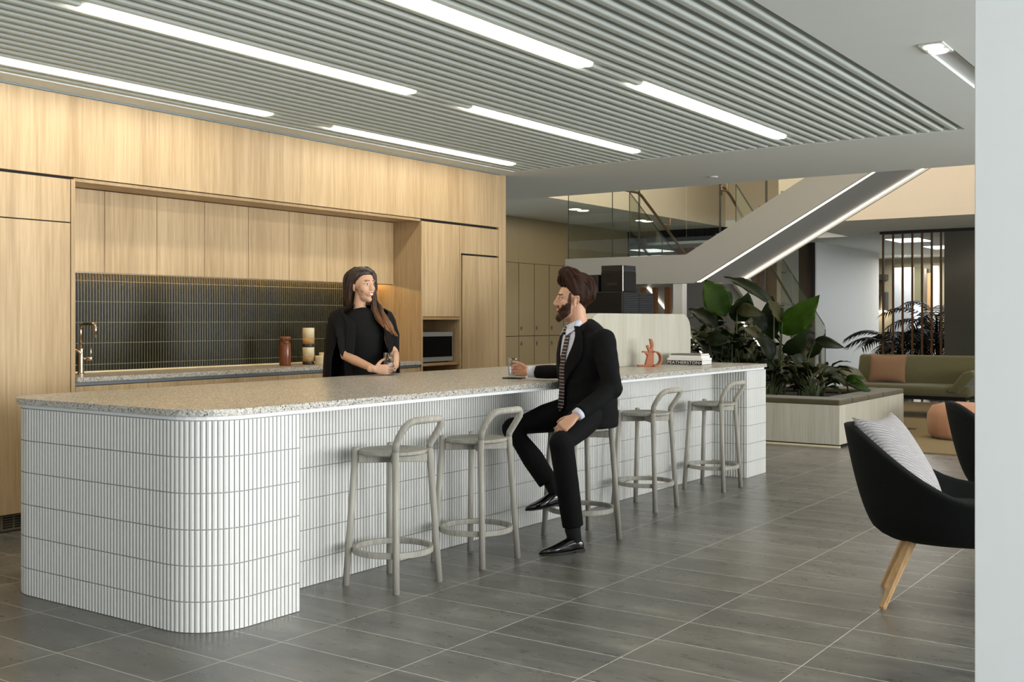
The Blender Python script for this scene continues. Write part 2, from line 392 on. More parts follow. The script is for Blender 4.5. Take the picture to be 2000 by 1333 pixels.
# far room beyond the brass screen
struct(MB().box(26, 26.1, 2, 9, 0, ZC).build('wall_far', plain('far_wall_beige', (168, 160, 136), .7)))
c = MB(); c.box(25.0, 25.1, 6.62, 7.05, 0, 2.45)
struct(c.build('wall_far_white', plain('far_white_panel', (196, 202, 208), .5)))
w = thing('window_1', 'far window with olive blind behind the palm', 'window', (25.98, 6.78, 0)); w['kind'] = 'structure'
MB().box(25.94, 25.99, 6.69, 6.9, 1.1, 1.7).build('window_pane', emit('daylight_pane', (225, 235, 245), 1.6), w)
MB().box(25.92, 25.95, 6.68, 6.91, 1.7, 2.5).build('blind', plain('olive_blind', (120, 118, 92), .8), w)
d = thing('door_1', 'far timber door between pale columns', 'door', (25.9, 6.48, 0)); d['kind'] = 'structure'
MB().box(25.85, 25.95, 6.43, 6.53, 0, 2.35).build('door_leaf', M_leg, d)
MB().box(25.8, 25.98, 6.53, 6.58, 0, 2.45).build('door_frame', M_steel, d)
struct(MB().box(25.7, 25.9, 6.25, 6.38, 0, 2.5).build('column_white', M_white))
# dark glazed partition and its black head track
struct(MB().box(17.92, 18.0, 0, 4.27, 0, 2.66).build('wall_dark_glass', M_darkglass))
struct(MB().box(17.9, 18.02, 0, 5.26, 2.66, 2.70).build('trim_8', M_darkgap))
# outer walls: window wall that lets daylight in on the right-hand side
c = MB(); c.box(-2, 34, -5.1, -5, 0, .2); c.box(-2, 34, -5.1, -5, 2.6, 3.0)
struct(c.build('wall_window_side', M_white))
for i, x in enumerate((1.0, 4.0, 7.0, 10.0, 13.0, 16.0)):
    w = bpy.data.objects.new('window_%d' % (i+2), None); C.objects.link(w); w.location = (x, -5.05, .2); w['kind'] = 'structure'; WORLD[w.name] = Matrix.Translation(w.location)
    c = MB(); c.box(x-1.5, x-1.46, -5.08, -5.02, .2, 2.6); c.box(x+1.46, x+1.5, -5.08, -5.02, .2, 2.6); c.box(x-1.46, x+1.46, -5.08, -5.02, .2, .24); c.box(x-1.46, x+1.46, -5.08, -5.02, 2.56, 2.6)
    c.build('window_frame', M_steel, w)
struct(MB().box(33.9, 34, -5, 14, 0, 3).build('wall_far_end', M_wallw))
struct(MB().box(-2, 34, 13.9, 14, 0, 3).build('wall_left', M_wallw))

# ================================================================== CEILING BATTENS AND LIGHTS
bt = thing('batten_ceiling', 'pale grey rounded batten ceiling panel above the island', 'ceiling baffle', (4, 4, ZC))
LIGHTS = {12: 3.192, 25: 4.482, 38: 5.772}
SPAN = [(3.02, 5.30), (5.97, 8.27)]
def batten_prof(y, z0=2.7095, h=.05, w=.058):
    r = .016; P = []
    for cx, a0 in ((y-w/2+r, PI), (y+w/2-r, 1.5*PI)):
        for i in range(4):
            a = a0+.5*PI*i/3; P.append((cx+r*math.cos(a), z0+r+r*math.sin(a)))
    return P+[(y+w/2, z0+h), (y-w/2, z0+h)]
for k in range(41):
    y = 2.002+.0992*k
    m = MB()
    if k in LIGHTS:
        for a, b in ((-1.9, 2.98), (5.34, 5.93), (8.31, 8.685)): m.prism(batten_prof(y), 'x', a, b)
    else: m.prism(batten_prof(y), 'x', -1.9, 8.685)
    m.build('batten', M_batten, bt)
M_led = emit('linear_lamp_diffuser', (255, 245, 228), 10.5)
wh = {12: 'closest to the plain ceiling strip', 25: 'in the middle line', 38: 'beside the timber bulkhead'}
for k in LIGHTS:
    y = 2.002+.0992*k
    for (a, b), w2 in zip(SPAN, ('nearer', 'farther')):
        L = thing('linear_ceiling_light', 'long glowing linear light between battens, the %s one %s' % (w2, wh[k]), 'ceiling light', (a, y, 2.66), group='linear lights in the batten ceiling')
        MB().box(a, b, y-.033, y+.033, 2.700, 2.735).build('diffuser', M_led, L, bevel=.006)
        MB().box(a, b, y-.03, y+.03, 2.7355, 2.80).build('housing', M_white, L)
t = thing('twin_downlight', 'square white twin downlight in the recessed ceiling trough', 'downlight', (5.93, 1.467, ZC))
MB().prism(rrect(5.87, 6.10, 1.405, 1.53, .006), 'z', 2.70, 2.728).build('frame', M_white, t)
for x in (5.93, 6.035):
    MB().lathe([(.046, 2.692), (.05, 2.70)], (x, 1.467)).build('lamp', emit('halogen_face', (255, 240, 210), 3.5), t)
for (x, y, l) in ((14.36, 8.83, 'twin downlight in dark ceiling left of the stair void, nearer one'), (16.60, 8.89, 'twin downlight in dark ceiling left of the stair void, farther one')):
    t = thing('ceiling_downlight', l, 'downlight', (x, y, ZH), group='twin downlights over the corridor')
    for dx in (0, .24): MB().lathe([(.085, ZH-.006), (.09, ZH)], (x+dx, y)).build('lamp', emit('downlight_face', (255, 246, 230), 4), t)
tag(MB().lathe([(.04, ZC-.012), (.05, ZC)], (10.1, 4.6)).build('smoke_detector', M_wallw), 'small round flush detector in the ceiling before the stair void', 'detector')
for (x, y, l) in ((19.95, 5.35, 'bright square ceiling panel light seen through the brass rods, larger one'), (22.25, 5.3, 'bright square ceiling panel light seen by the last brass rod, smaller one')):
    t = thing('ceiling_panel_light', l, 'ceiling light', (x, y, ZC), group='panel lights beyond the brass screen')
    MB().box(x-.45, x+.45, y-.28, y+.28, ZC-.02, ZC-.012).build('diffuser', emit('panel_face', (245, 248, 250), 3), t)
    MB().box(x-.47, x+.47, y-.3, y+.3, ZC-.012, ZC-.001).build('frame', M_white, t)

# ================================================================== KITCHEN JOINERY
YF = 6.25
b = thing('timber_bulkhead', 'long oak bulkhead fascia above the kitchen recess with end posts', 'bulkhead', (6, YF, 2.2))
MB().box(2.0, 8.866, YF, YF+.03, 2.186, 2.705).build('fascia', M_oak, b, bevel=.002)
MB().box(4.125, 7.555, YF+.03, 6.80, 2.165, 2.20).build('soffit', M_oak, b)
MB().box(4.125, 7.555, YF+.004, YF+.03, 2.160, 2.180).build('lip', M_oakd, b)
MB().box(8.745, 8.866, YF, 6.83, 0, 2.186).build('end_post', M_oak, b)
MB().box(2.0, 8.744, YF+.03, YF+.05, 2.17, 2.186).build('reveal', M_darkgap, b)
t = thing('tall_cabinet', 'tall oak cabinet with full-height door left of the sink recess', 'cabinet', (3.3, YF, 0))
MB().box(2.0, 4.095, YF+.024, 6.83, .11, 2.17).build('carcass', M_darkgap, t)
MB().box(2.0, 4.098, YF, YF+.022, 1.899, 2.168).build('top_panel', M_oak, t, bevel=.0015)
MB().box(2.9, 4.098, YF, YF+.022, .112, 1.892).build('door', M_oak, t, bevel=.0015)
MB().box(2.0, 2.894, YF, YF+.022, .112, 1.892).build('door', M_oak, t, bevel=.0015)
MB().box(4.102, 4.130, YF-.004, 6.83, 0, 2.17).build('side_panel', M_oak, t)
MB().box(2.0, 4.10, 6.300, 6.32, 0, .11).build('kickboard', plain('kick_grey', (70, 66, 54), .6), t)
v = MB().box(3.66, 3.90, 6.292, 6.30, .008, .10).build('vent_grille', plain('vent_grey', (112, 106, 88), .5), t)
m = MB()
for i in range(3):
    for j in range(5): m.box(3.675+i*.075, 3.738+i*.075, 6.289, 6.293, .022+j*.015, .031+j*.015)
m.build('slot', M_darkgap, v)
# wall cabinets
ORD = ('first (leftmost)', 'second', 'third', 'fourth', 'fifth', 'sixth', 'seventh', 'eighth (rightmost)')
edges = [4.138, 4.565, 4.991, 5.417, 5.844, 6.271, 6.703, 7.128, 7.553]
for i in range(8):
    x0, x1 = edges[i], edges[i+1]
    t = thing('wall_cabinet', 'oak wall cabinet above the dark tiles, %s of eight' % ORD[i], 'cabinet', (x0, 6.6, 1.6), group='wall cabinets over the splashback')
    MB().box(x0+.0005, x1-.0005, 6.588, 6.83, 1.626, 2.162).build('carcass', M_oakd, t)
    MB().box(x0+.002, x1-.002, 6.566, 6.585, 1.603, 2.160).build('door', M_oak, t, bevel=.0015)
MB().box(4.14, 7.55, 6.585, 6.60, 1.598, 1.604).build('led_profile', M_steel, t)
s = tag(MB().box(4.16, 7.54, 6.72, 6.728, 1.617, 1.6255).build('under_cabinet_light', emit('under_cabinet_led', (255, 206, 130), 26)), 'thin warm light strip under the wall cabinets', 'light strip')
# finger-tile sheet builder
def tile_sheet(mb, path, z_rows, w, depth, gout, bulge, closed_dir=1):
    # path: list of 2D points sampled at tile pitch; outward normal on the right-hand side of travel
    cols = []
    for i in range(len(path)-1):
        a = V3((*path[i], 0)); b = V3((*path[i+1], 0)); t = (b-a); L = t.length; t /= L; nrm = V3((t.y, -t.x, 0))*closed_dir
        g = gout
        for q, o in ((0, 0), (g, 0), (g+.0006, depth), (L*.5, depth+bulge), (L-g-.0006, depth), (L-g, 0), (L, 0)):
            cols.append((a+t*q+nrm*o, nrm, o))
    rows = []
    for k in range(len(z_rows)-1):
        z0, z1 = z_rows[k], z_rows[k+1]
        for q, m in ((z0, 0), (z0+gout, 0), (z0+gout+.0006, 1), (z1-gout-.0006, 1), (z1-gout, 0), (z1, 0)): rows.append((q, m))
    nc = len(cols); vs = []
    for z, m in rows:
        for p, nrm, o in cols:
            q = p if m else p-nrm*o
            vs.append((q.x, q.y, z))
    fs = []; mi = []
    for r in range(len(rows)-1):
        for cidx in range(nc-1):
            fs.append((r*nc+cidx, r*nc+cidx+1, (r+1)*nc+cidx+1, (r+1)*nc+cidx))
            face = rows[r][1] and rows[r+1][1] and (cols[cidx][2] and cols[cidx+1][2])
            mi.append(0 if face else 1)
    o = len(mb.v); mb.v += vs; mb.f += [tuple(i+o for i in f) for f in fs]; mb.mi += mi
def lin_path(a, b, pitch):
    a = V3(a); b = V3(b); n_ = max(1, round((b-a).length/pitch)); return [tuple(a.lerp(b, i/n_)) for i in range(n_+1)]
sb = thing('splashback', 'dark green glazed finger-tile splashback behind the bench', 'splashback', (5.8, 6.8, .92))
m = MB(); tile_sheet(m, lin_path((4.132, 6.80), (7.553, 6.80), .0238), [.905, .970, 1.120, 1.265, 1.410, 1.556, 1.618], .0238, .004, .0016, .0014)
m.build('tiling', M_gtile, sb, mats=[M_ggrout])
MB().box(4.13, 7.555, 6.801, 6.835, .916, 1.62).build('backing', M_ggrout, sb)
MB().box(4.2, 7.553, 6.778, 6.796, .915, .925).build('upstand', M_cream, sb, bevel=.002)
# bench
tag(MB().box(4.132, 7.553, 6.222, 6.797, .885, .915).build('benchtop', M_terrazzo, bevel=.002), 'speckled terrazzo benchtop along the kitchen recess', 'benchtop')
be = [4.134, 4.683, 5.240, 5.854, 6.42, 6.99, 7.551]
for i in range(6):
    t = thing('base_cabinet', 'oak base cabinet under the terrazzo bench, %s of six from the sink end' % ('first', 'second', 'third', 'fourth', 'fifth', 'sixth')[i], 'cabinet', (be[i], YF, 0), group='base cabinets under the bench')
    MB().box(be[i]+.001, be[i+1]-.001, 6.275, 6.79, .1, .884).build('carcass', M_darkgap, t)
    MB().box(be[i]+.0015, be[i+1]-.0015, 6.252, 6.272, .1, .858).build('door', M_oak, t, bevel=.0015)
    MB().box(be[i]+.001, be[i+1]-.001, 6.262, 6.274, .862, .884).build('finger_rail', plain('grey_rail_%d' % i, (132, 138, 142), .4) if i == 0 else MATS['grey_rail_0'], t)
# right tower: microwave cabinet
t = thing('microwave_cabinet', 'oak cabinet tower with open microwave niche', 'cabinet', (7.84, YF, 0))
MB().box(7.558, 7.578, YF-.003, 6.83, 0, 2.165).build('side_panel', M_oak, t)
MB().box(8.118, 8.136, YF-.003, 6.83, 0, 2.165).build('side_panel', M_oak, t)
MB().box(7.58, 8.117, YF, YF+.02, 1.312, 2.163).build('door', M_oak, t, bevel=.0015)
MB().box(7.58, 8.117, YF+.003, 6.8, 1.285, 1.308).build('shelf', M_ash, t)
MB().box(7.58, 8.117, YF+.003, 6.8, .868, .892).build('shelf', M_ash, t)
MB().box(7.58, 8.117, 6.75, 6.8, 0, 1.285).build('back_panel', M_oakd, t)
MB().box(7.58, 8.117, YF, YF+.02, .1, .70).build('drawer', M_oak, t, bevel=.0015)
t = thing('microwave', 'stainless microwave with black glass door in the open niche', 'microwave', (7.85, 6.4, .892))
MB().box(7.60, 8.065, 6.305, 6.66, .900, 1.175).build('body', M_steel, t, bevel=.004)
d = MB().box(7.602, 8.063, 6.285, 6.303, .902, 1.173).build('door', M_steel, t, bevel=.003)
MB().box(7.604, 8.045, 6.280, 6.286, .945, 1.132).build('glass', M_blackg, d)
for x in (7.63, 8.03): MB().lathe([(.01, .892), (.01, .901)], (x, 6.33), 12).build('foot', M_black, t)
t = thing('pantry_cabinet', 'tall oak pantry cabinet at the end of the kitchen wall', 'cabinet', (8.44, YF, 0))
MB().box(8.150, 8.742, YF+.024, 6.83, 0, 2.17).build('carcass', M_darkgap, t)
MB().box(8.140, 8.740, YF, YF+.02, 1.905, 2.163).build('top_panel', M_oak, t, bevel=.0015)
MB().box(8.165, 8.735, YF, YF+.02, .1, 1.888).build('door', M_oak, t, bevel=.0015)
# ------------------------------------------------------------------ tap, jars
t = thing('kitchen_tap', 'square-necked brushed nickel mixer tap at the sink', 'tap', (4.40, 6.62, .915))
MB().lathe([(.026, .915), (.026, .92), (.021, .925), (.021, 1.085), (.019, 1.09)], (4.405, 6.60), 24).build('body', M_chrome, t, smooth=False)
arc = [(4.405, 6.60, 1.08), (4.405, 6.60, 1.20)]
for i in range(7):
    a = PI/2*i/6; arc.append((4.405, 6.60-.04+.04*math.cos(a), 1.215+.04*math.sin(a)))
for i in range(7):
    a = PI/2*i/6; arc.append((4.405+.0, 6.47-.035*math.sin(a), 1.22+.035*math.cos(a)))
arc.append((4.405, 6.435, 1.165))
MB().tube(arc, .0105, 12, rnd=False).build('spout', M_chrome, t, smooth=True)
h = MB().tube([(4.42, 6.59, 1.02), (4.445, 6.53, 1.02)], .013, 14, rnd=False).build('handle', M_chrome, t, smooth=True)
MB().tube([(4.442, 6.54, 1.03), (4.442, 6.54, 1.095)], .0035, 8).build('lever', M_chrome, h, smooth=True)
t = thing('water_tap', 'small curved nickel filter tap half hidden by the oak post', 'tap', (4.30, 6.62, .915))
MB().lathe([(.02, .915), (.02, 1.05)], (4.335, 6.63), 18).build('body', M_black, t)
MB().tube([(4.335, 6.63, 1.05), (4.34, 6.60, 1.078), (4.36, 6.57, 1.075), (4.372, 6.555, 1.06)], .011, 10).build('spout', M_chrome, t, smooth=True)
t = thing('lidded_jar', 'glossy brown stoneware jar with flared rim on the bench', 'jar', (6.164, 6.50, .915))
MB().lathe([(.044, .915), (.047, .925), (.047, 1.075), (.043, 1.09), (.034, 1.10), (.032, 1.118), (.043, 1.125), (.046, 1.132), (.046, 1.148), (.038, 1.15), (.034, 1.12), (.0, 1.12)], (6.164, 6.50), 36).build('body', M_jar, t, smooth=True)
hd = MB().tube([(6.130, 6.475, 1.10), (6.112, 6.46, 1.105), (6.108, 6.457, 1.13)], .006, 8).build('lug', M_jar, t, smooth=True)
def mug(z, h, lab):
    t = thing('ceramic_mug', lab, 'mug', (6.47, 6.55, z), group='banded mugs stacked on the bench')
    c_ = (6.47, 6.55); R = .048
    MB().lathe([(R-.002, z), (R, z+.003), (R, z+h*.18)], c_, 32).build('dark_band', M_blkc, t, smooth=True)
    MB().lathe([(R, z+h*.18), (R, z+h*.48)], c_, 32).build('tan_band', M_tanc, t, smooth=True)
    MB().lathe([(R, z+h*.48), (R, z+h*.97), (R-.002, z+h), (R-.006, z+h), (R-.008, z+h*.8), (0, z+h*.8)], c_, 32).build('cream_band', M_cream, t, smooth=True)
mug(.915, .142, 'tan and cream banded mug, lower of the stack'); mug(1.058, .158, 'tan and cream banded mug, top of the stack')
t = thing('white_canister', 'low cream ceramic canister beside the black cape', 'canister', (6.55, 6.42, .915))
MB().lathe([(.075, .915), (.078, .92), (.078, .982), (.074, .986)], (6.565, 6.46), 40).build('body', M_cream, t, smooth=False)
MB().lathe([(.058, .986), (.058, 1.008), (.055, 1.012)], (6.585, 6.46), 40).build('lid', M_cream, t)

# ================================================================== ISLAND
isl = thing('island_counter', 'long island counter clad in white finger tiles', 'island', (5.8, 4.2, 0))
P = .0222; m = MB()
def arcp(cx, cy, r, a0, a1, pitch):
    n_ = max(2, round(abs(a1-a0)*r/pitch)); return [(cx+r*math.cos(a0+(a1-a0)*i/n_), cy+r*math.sin(a0+(a1-a0)*i/n_)) for i in range(n_+1)]
ROWS = [0.0, .127, .274, .422, .571, .719, .868]
path = lin_path((3.432, 3.531), (3.139, 3.531), P)
path += arcp(3.139, 3.761, .230, -PI/2, -PI, P)[1:]
path += lin_path((2.909, 3.761), (2.909, 4.76), P)[1:]
path += arcp(3.109, 4.76, .200, PI, PI/2, P)[1:]
path += lin_path((3.109, 4.96), (8.791, 4.96), P)[1:]
tile_sheet(m, path, ROWS, P, .0042, .0017, .0024, -1)
tile_sheet(m, lin_path((8.380, 3.828), (3.432, 3.828), P), ROWS, P, .0042, .0017, .0024, -1)
tile_sheet(m, lin_path((8.383, 3.530), (8.383, 3.828), P), ROWS, P, .0042, .0017, .0024, -1)
tile_sheet(m, lin_path((8.791, 3.531), (8.384, 3.531), P), ROWS, P, .0042, .0017, .0024, -1)
m.build('tiling', M_tile, isl, mats=[M_grout])
m = MB(); m.prism(rrect(2.911, 3.432, 3.533, 4.958, [.228, .0, .0, .198]), 'z', 0, .868)
m.box(3.43, 8.385, 3.83, 4.958, 0, .868); m.box(8.385, 8.79, 3.533, 4.958, 0, .868)
m.build('core', M_grout, isl)
MB().prism(rrect(2.917, 8.782, 3.535, 4.99, [.228, .01, .01, .2]), 'z', .8685, .884).build('shadowline_board', M_strip, isl)
MB().prism(rrect(2.895, 8.803, 3.517, 5.0, [.24, .015, .015, .21], 12), 'z', .886, .9145).build('worktop', M_terrazzo, isl, bevel=.0015)
# curved screen on the island
m = MB(); pts = []
x0, x1, z0, z1, r = 7.06, 8.785, .915, 1.332, .15
pts = [(x0, z0), (x1, z0)]
for i in range(9): a = PI/2*i/8; pts.append((x1-r+r*math.cos(a), z1-r+r*math.sin(a)))
for i in range(9): a = PI/2+PI/2*i/8; pts.append((x0+r+r*math.cos(a), z1-r+r*math.sin(a)))
m.prism(pts, 'y', 4.215, 4.315)
tag(m.build('curved_screen', M_lime, bevel=.002), 'pale limed timber screen with rounded top corners on the island', 'screen')
# coffee machine
t = thing('coffee_machine', 'large black coffee machine behind the timber screen', 'coffee machine', (8.3, 4.75, .915))
MB().box(8.16, 8.45, 4.55, 4.92, .915, 1.524).build('body', M_black, t, bevel=.006)
u = MB().box(8.462, 8.745, 4.56, 4.92, .915, 1.520).build('milk_unit', M_black, t, bevel=.006)
m = MB()
for k in range(14): m.box(8.175, 8.44, 4.545, 4.552, 1.30+k*.0155, 1.307+k*.0155)
m.build('vent', M_smoke, t)
m = MB()
for k in range(14): m.box(8.475, 8.735, 4.555, 4.562, 1.30+k*.0155, 1.307+k*.0155)
m.build('vent', M_smoke, u)
MB().box(8.175, 8.41, 4.55, 4.765, 1.524, 1.69).build('grinder', M_black, t, bevel=.004)
MB().box(8.168, 8.18, 4.60, 4.70, 1.575, 1.60).build('slot', M_smoke, t)
MB().box(8.177, 8.408, 4.552, 4.763, 1.69, 1.747).build('bean_hopper', M_smoke, t, bevel=.004)
MB().tube([(8.174, 4.551, 1.526), (8.174, 4.551, 1.742)], .0035, 8).build('edge_trim', M_chrome, t)
MB().box(8.17, 8.40, 4.79, 4.98, 1.524, 1.672).build('cup_warmer', M_smoke, t, bevel=.004)

# glasses and coaster
def tumbler(x, y, z, r, h, fill, label, foot=None):
    t = thing('water_glass', label, 'glass', (x, y, z), group='water glasses on the island')
    MB().lathe([(0, z+.0005), (r*.86, z), (r*.93, z+.004), (r*1.0, z+h*.45), (r*.95, z+h), (r*.95-.0012, z+h), (r*1.0-.0016, z+h*.45), (r*.9-.001, z+.009), (0, z+.008)], (x, y), 40, caps=False).build('tumbler', M_tumbler, t, smooth=True)
    MB().lathe([(0, z+.0095), (r*.88-.002, z+.010), (r*.985-.002, z+fill), (0, z+fill)], (x, y), 40, caps=False).build('water', M_water, t, smooth=False)
tumbler(5.68, 3.95, .922, .0315, .121, .055, 'water glass on the black coaster in the seated man\'s hand')
tumbler(5.510, 4.835, .9155, .0355, .148, .080, 'water glass held in both hands by the standing woman')
co = MB().prism(rrect(-.062, .062, -.062, .062, .01), 'z', 0, .006)
co = co.build('coaster', M_black, bevel=.001); co.location = (5.655, 3.925, .9155); co.rotation_euler = (0, 0, .35)
tag(co, 'thin square black coaster under the man\'s glass', 'coaster')
# clay sculpture
t = thing('clay_sculpture', 'terracotta clay sculpture of joined blades and a hoop on the island', 'sculpture', (7.70, 4.05, .915), math.radians(-50))
def clay(name, pts, y0=-.025, y1=.025): return MB().prism(pts, 'y', y0, y1).build(name, M_terra, t, world=False, bevel=.002)
clay('foot', [(-.0915, .0005), (.05, .0005), (.05, .014), (-.0915, .014)], -.03, .03)
clay('mast', [(-.0355, .0145), (.032, .0145), (.032, .121), (.026, .135), (.031, .16), (.029, .19), (.018, .215), (.004, .219), (0, .212), (.004, .20), (.006, .185), (.012, .165), (.010, .148), (-.002, .142), (-.006, .155), (-.004, .168), (-.0225, .168), (-.022, .15), (-.012, .132), (-.008, .115)])
clay('arm', [(-.0565, .109), (-.036, .108), (-.026, .098), (-.020, .085), (-.010, .10), (-.012, .1225), (-.0565, .1225)])
m = MB(); R = []
for i in range(17):
    a = PI/2-PI*i/16; ca, sa = math.cos(a), math.sin(a)
    R.append([(.045+.052*ca, -.045, .0615+.061*sa), (.045+.052*ca, .045, .0615+.061*sa), (.045+.040*ca, .045, .0615+.049*sa), (.045+.040*ca, -.045, .0615+.049*sa)])
R.insert(0, [(.032, -.045, .1225), (.032, .045, .1225), (.032, .045, .1105), (.032, -.045, .1105)])
R.append([(.032, -.045, .0005), (.032, .045, .0005), (.032, .045, .0125), (.032, -.045, .0125)])
m.rings(R); m.build('hoop', M_terra, t, world=False, bevel=.0015)
# books: spines face the stools' near end
bk = [(8.200, 8.395, 3.835, 4.150, .9155, .0335, M_bkbl, 'black-spined book with white title, bottom of the pile'),
      (8.202, 8.392, 3.832, 4.148, .9495, .0185, M_bkwh, 'thick white book just above the black-spined one'),
      (8.210, 8.385, 3.845, 4.135, .9685, .0215, M_bkwh, 'white book second from the top of the pile'),
      (8.215, 8.382, 3.852, 4.120, .9905, .0140, M_bkgr, 'thin book with grey cover, top of the pile')]
for i, (x0, x1, y0, y1, z, h, mt, lb) in enumerate(bk):
    t = thing('book', lb, 'book', (x0, y0, z), 0, 'books stacked at the island end')
    m = MB(); m.box(x0, x1, y0, y1, z, z+.0016); m.box(x0, x1, y0, y1, z+h-.0016, z+h); m.box(x0, x0+.002, y0, y1, z+.0016, z+h-.0016)
    m.build('cover', mt, t)
    MB().box(x0+.0025, x1-.003, y0+.003, y1-.003, z+.0018, z+h-.0018).build('pages', M_paper, t)
    if i == 0:
        cu = bpy.data.curves.new('title', 'FONT'); cu.body = 'FEATHERSTON\u2022'; cu.size = .034; cu.extrude = .0003; cu.space_character = 1.06
        o = bpy.data.objects.new('title_lettering', cu); cu.materials.append(M_letter); C.objects.link(o)
        o.parent = t; M_ = Matrix(((0, 0, -1, x0-.0006), (-1, 0, 0, y1-.004), (0, 1, 0, z+.0055), (0, 0, 0, 1)))
        o.matrix_parent_inverse = WORLD[t.name].inverted(); o.matrix_basis = M_ @ Matrix.Diagonal((1.0, 1, 1, 1)); WORLD[o.name] = M_
        TITLE = (o, .302)
o, want = TITLE
bpy.context.view_layer.update()
w_ = o.dimensions.x
M_ = o.matrix_basis @ Matrix.Diagonal((want/max(w_, .01), 1, 1, 1))
tm = bpy.data.meshes.new_from_object(o.evaluated_get(bpy.context.evaluated_depsgraph_get())); tm.name = 'title_lettering'
tm.transform(M_); tp = o.parent; tm.materials.clear(); tm.materials.append(M_letter); bpy.data.objects.remove(o)
finish(bpy.data.objects.new('title_lettering', tm), tp, True)
# ================================================================== BAR STOOLS
def bez(p0, p1, p2, n=6): return [tuple(V3(p0)*(1-t)**2+V3(p1)*2*t*(1-t)+V3(p2)*t*t for t in [i/n])[0] for i in range(n+1)]
def make_stool(label):
    t = thing('bar_stool', label, 'bar stool', (0, 0, 0), 0, 'bar stools along the island')
    q, Q = .126, .160; r = .0165
    # local -y is the side with the raised back hoop
    for sx in (-1, 1):
        MB().tube([(sx*Q, Q, 0), (sx*q, q, .665)], r, 16, rnd=False).build('leg', M_stool, t, world=False, smooth=True)
        MB().tube([(sx*Q, -Q, 0), (sx*q, -q, .66)], r, 16, rnd=False).build('leg', M_stool, t, world=False, smooth=True)
    pts = [(-q, -q, .66)] + bez((-q, -q-.005, .70), (-q, -q-.055, .80), (-q+.05, -q-.078, .806), 7) \
        + bez((q-.035, -q-.078, .806), (q+.002, -q-.080, .808), (q, -q-.07, .77), 6) + [(q, -q-.006, .68), (q, -q, .66)]
    MB().tube(pts, .0172, 16, rnd=False).build('back_hoop', M_stool, t, world=False, smooth=True)
    o = MB().lathe([(.150, .632), (.166, .640), (.168, .650), (.160, .654), (.10, .651), (0, .649)], seg=48).build('seat', M_stool, t, world=False, smooth=False)
    for k in (1, -1):
        m = MB(); a = V3((1, k, 0)).normalized(); b = V3((-a.y, a.x, 0))
        L = q*math.sqrt(2)-.012; vs = []
        for s1 in (-1, 1):
            for s2 in (-1, 1):
                for z in (.590+(.002 if k > 0 else 0), .632-(.001 if k > 0 else 0)): vs.append(a*L*s1+b*.013*s2+V3((0, 0, z)))
        m.add(vs, [(0, 1, 3, 2), (4, 6, 7, 5), (0, 4, 5, 1), (2, 3, 7, 6), (0, 2, 6, 4), (1, 5, 7, 3)])
        m.build('cross_rail', M_stool, t, world=False, bevel=.004)
    m = MB(); R = []
    for i in range(64):
        a = 2*PI*i/64; R.append([(rr*math.cos(a), rr*math.sin(a), z) for rr, z in ((.197, .158), (.197, .186), (.177, .186), (.177, .158))])
    m.rings(R, loop=True); m.build('foot_ring', M_stool, t, world=False, bevel=.003)
    return t
ST = [((4.052, 3.528), 0, 'grey-washed bar stool nearest the island\'s rounded tiled end, back hoop facing out'),
      ((4.708, 3.514), 0, 'grey-washed bar stool immediately left of the seated man'),
      ((5.549, 3.369), 65, 'grey-washed bar stool the man in the suit sits on'),
      ((6.693, 3.552), 0, 'grey-washed bar stool immediately right of the seated man'),
      ((7.752, 3.536), 0, 'grey-washed bar stool farthest away, beside the far tiled end panel')]
s0 = make_stool(ST[0][2]); S_ = [s0]
for k in range(1, 5): S_.append(copy_tree(s0))
for o, (p, r, lb) in zip(S_, ST): o.location = (*p, 0); o.rotation_euler = (0, 0, math.radians(r)); o['label'] = lb

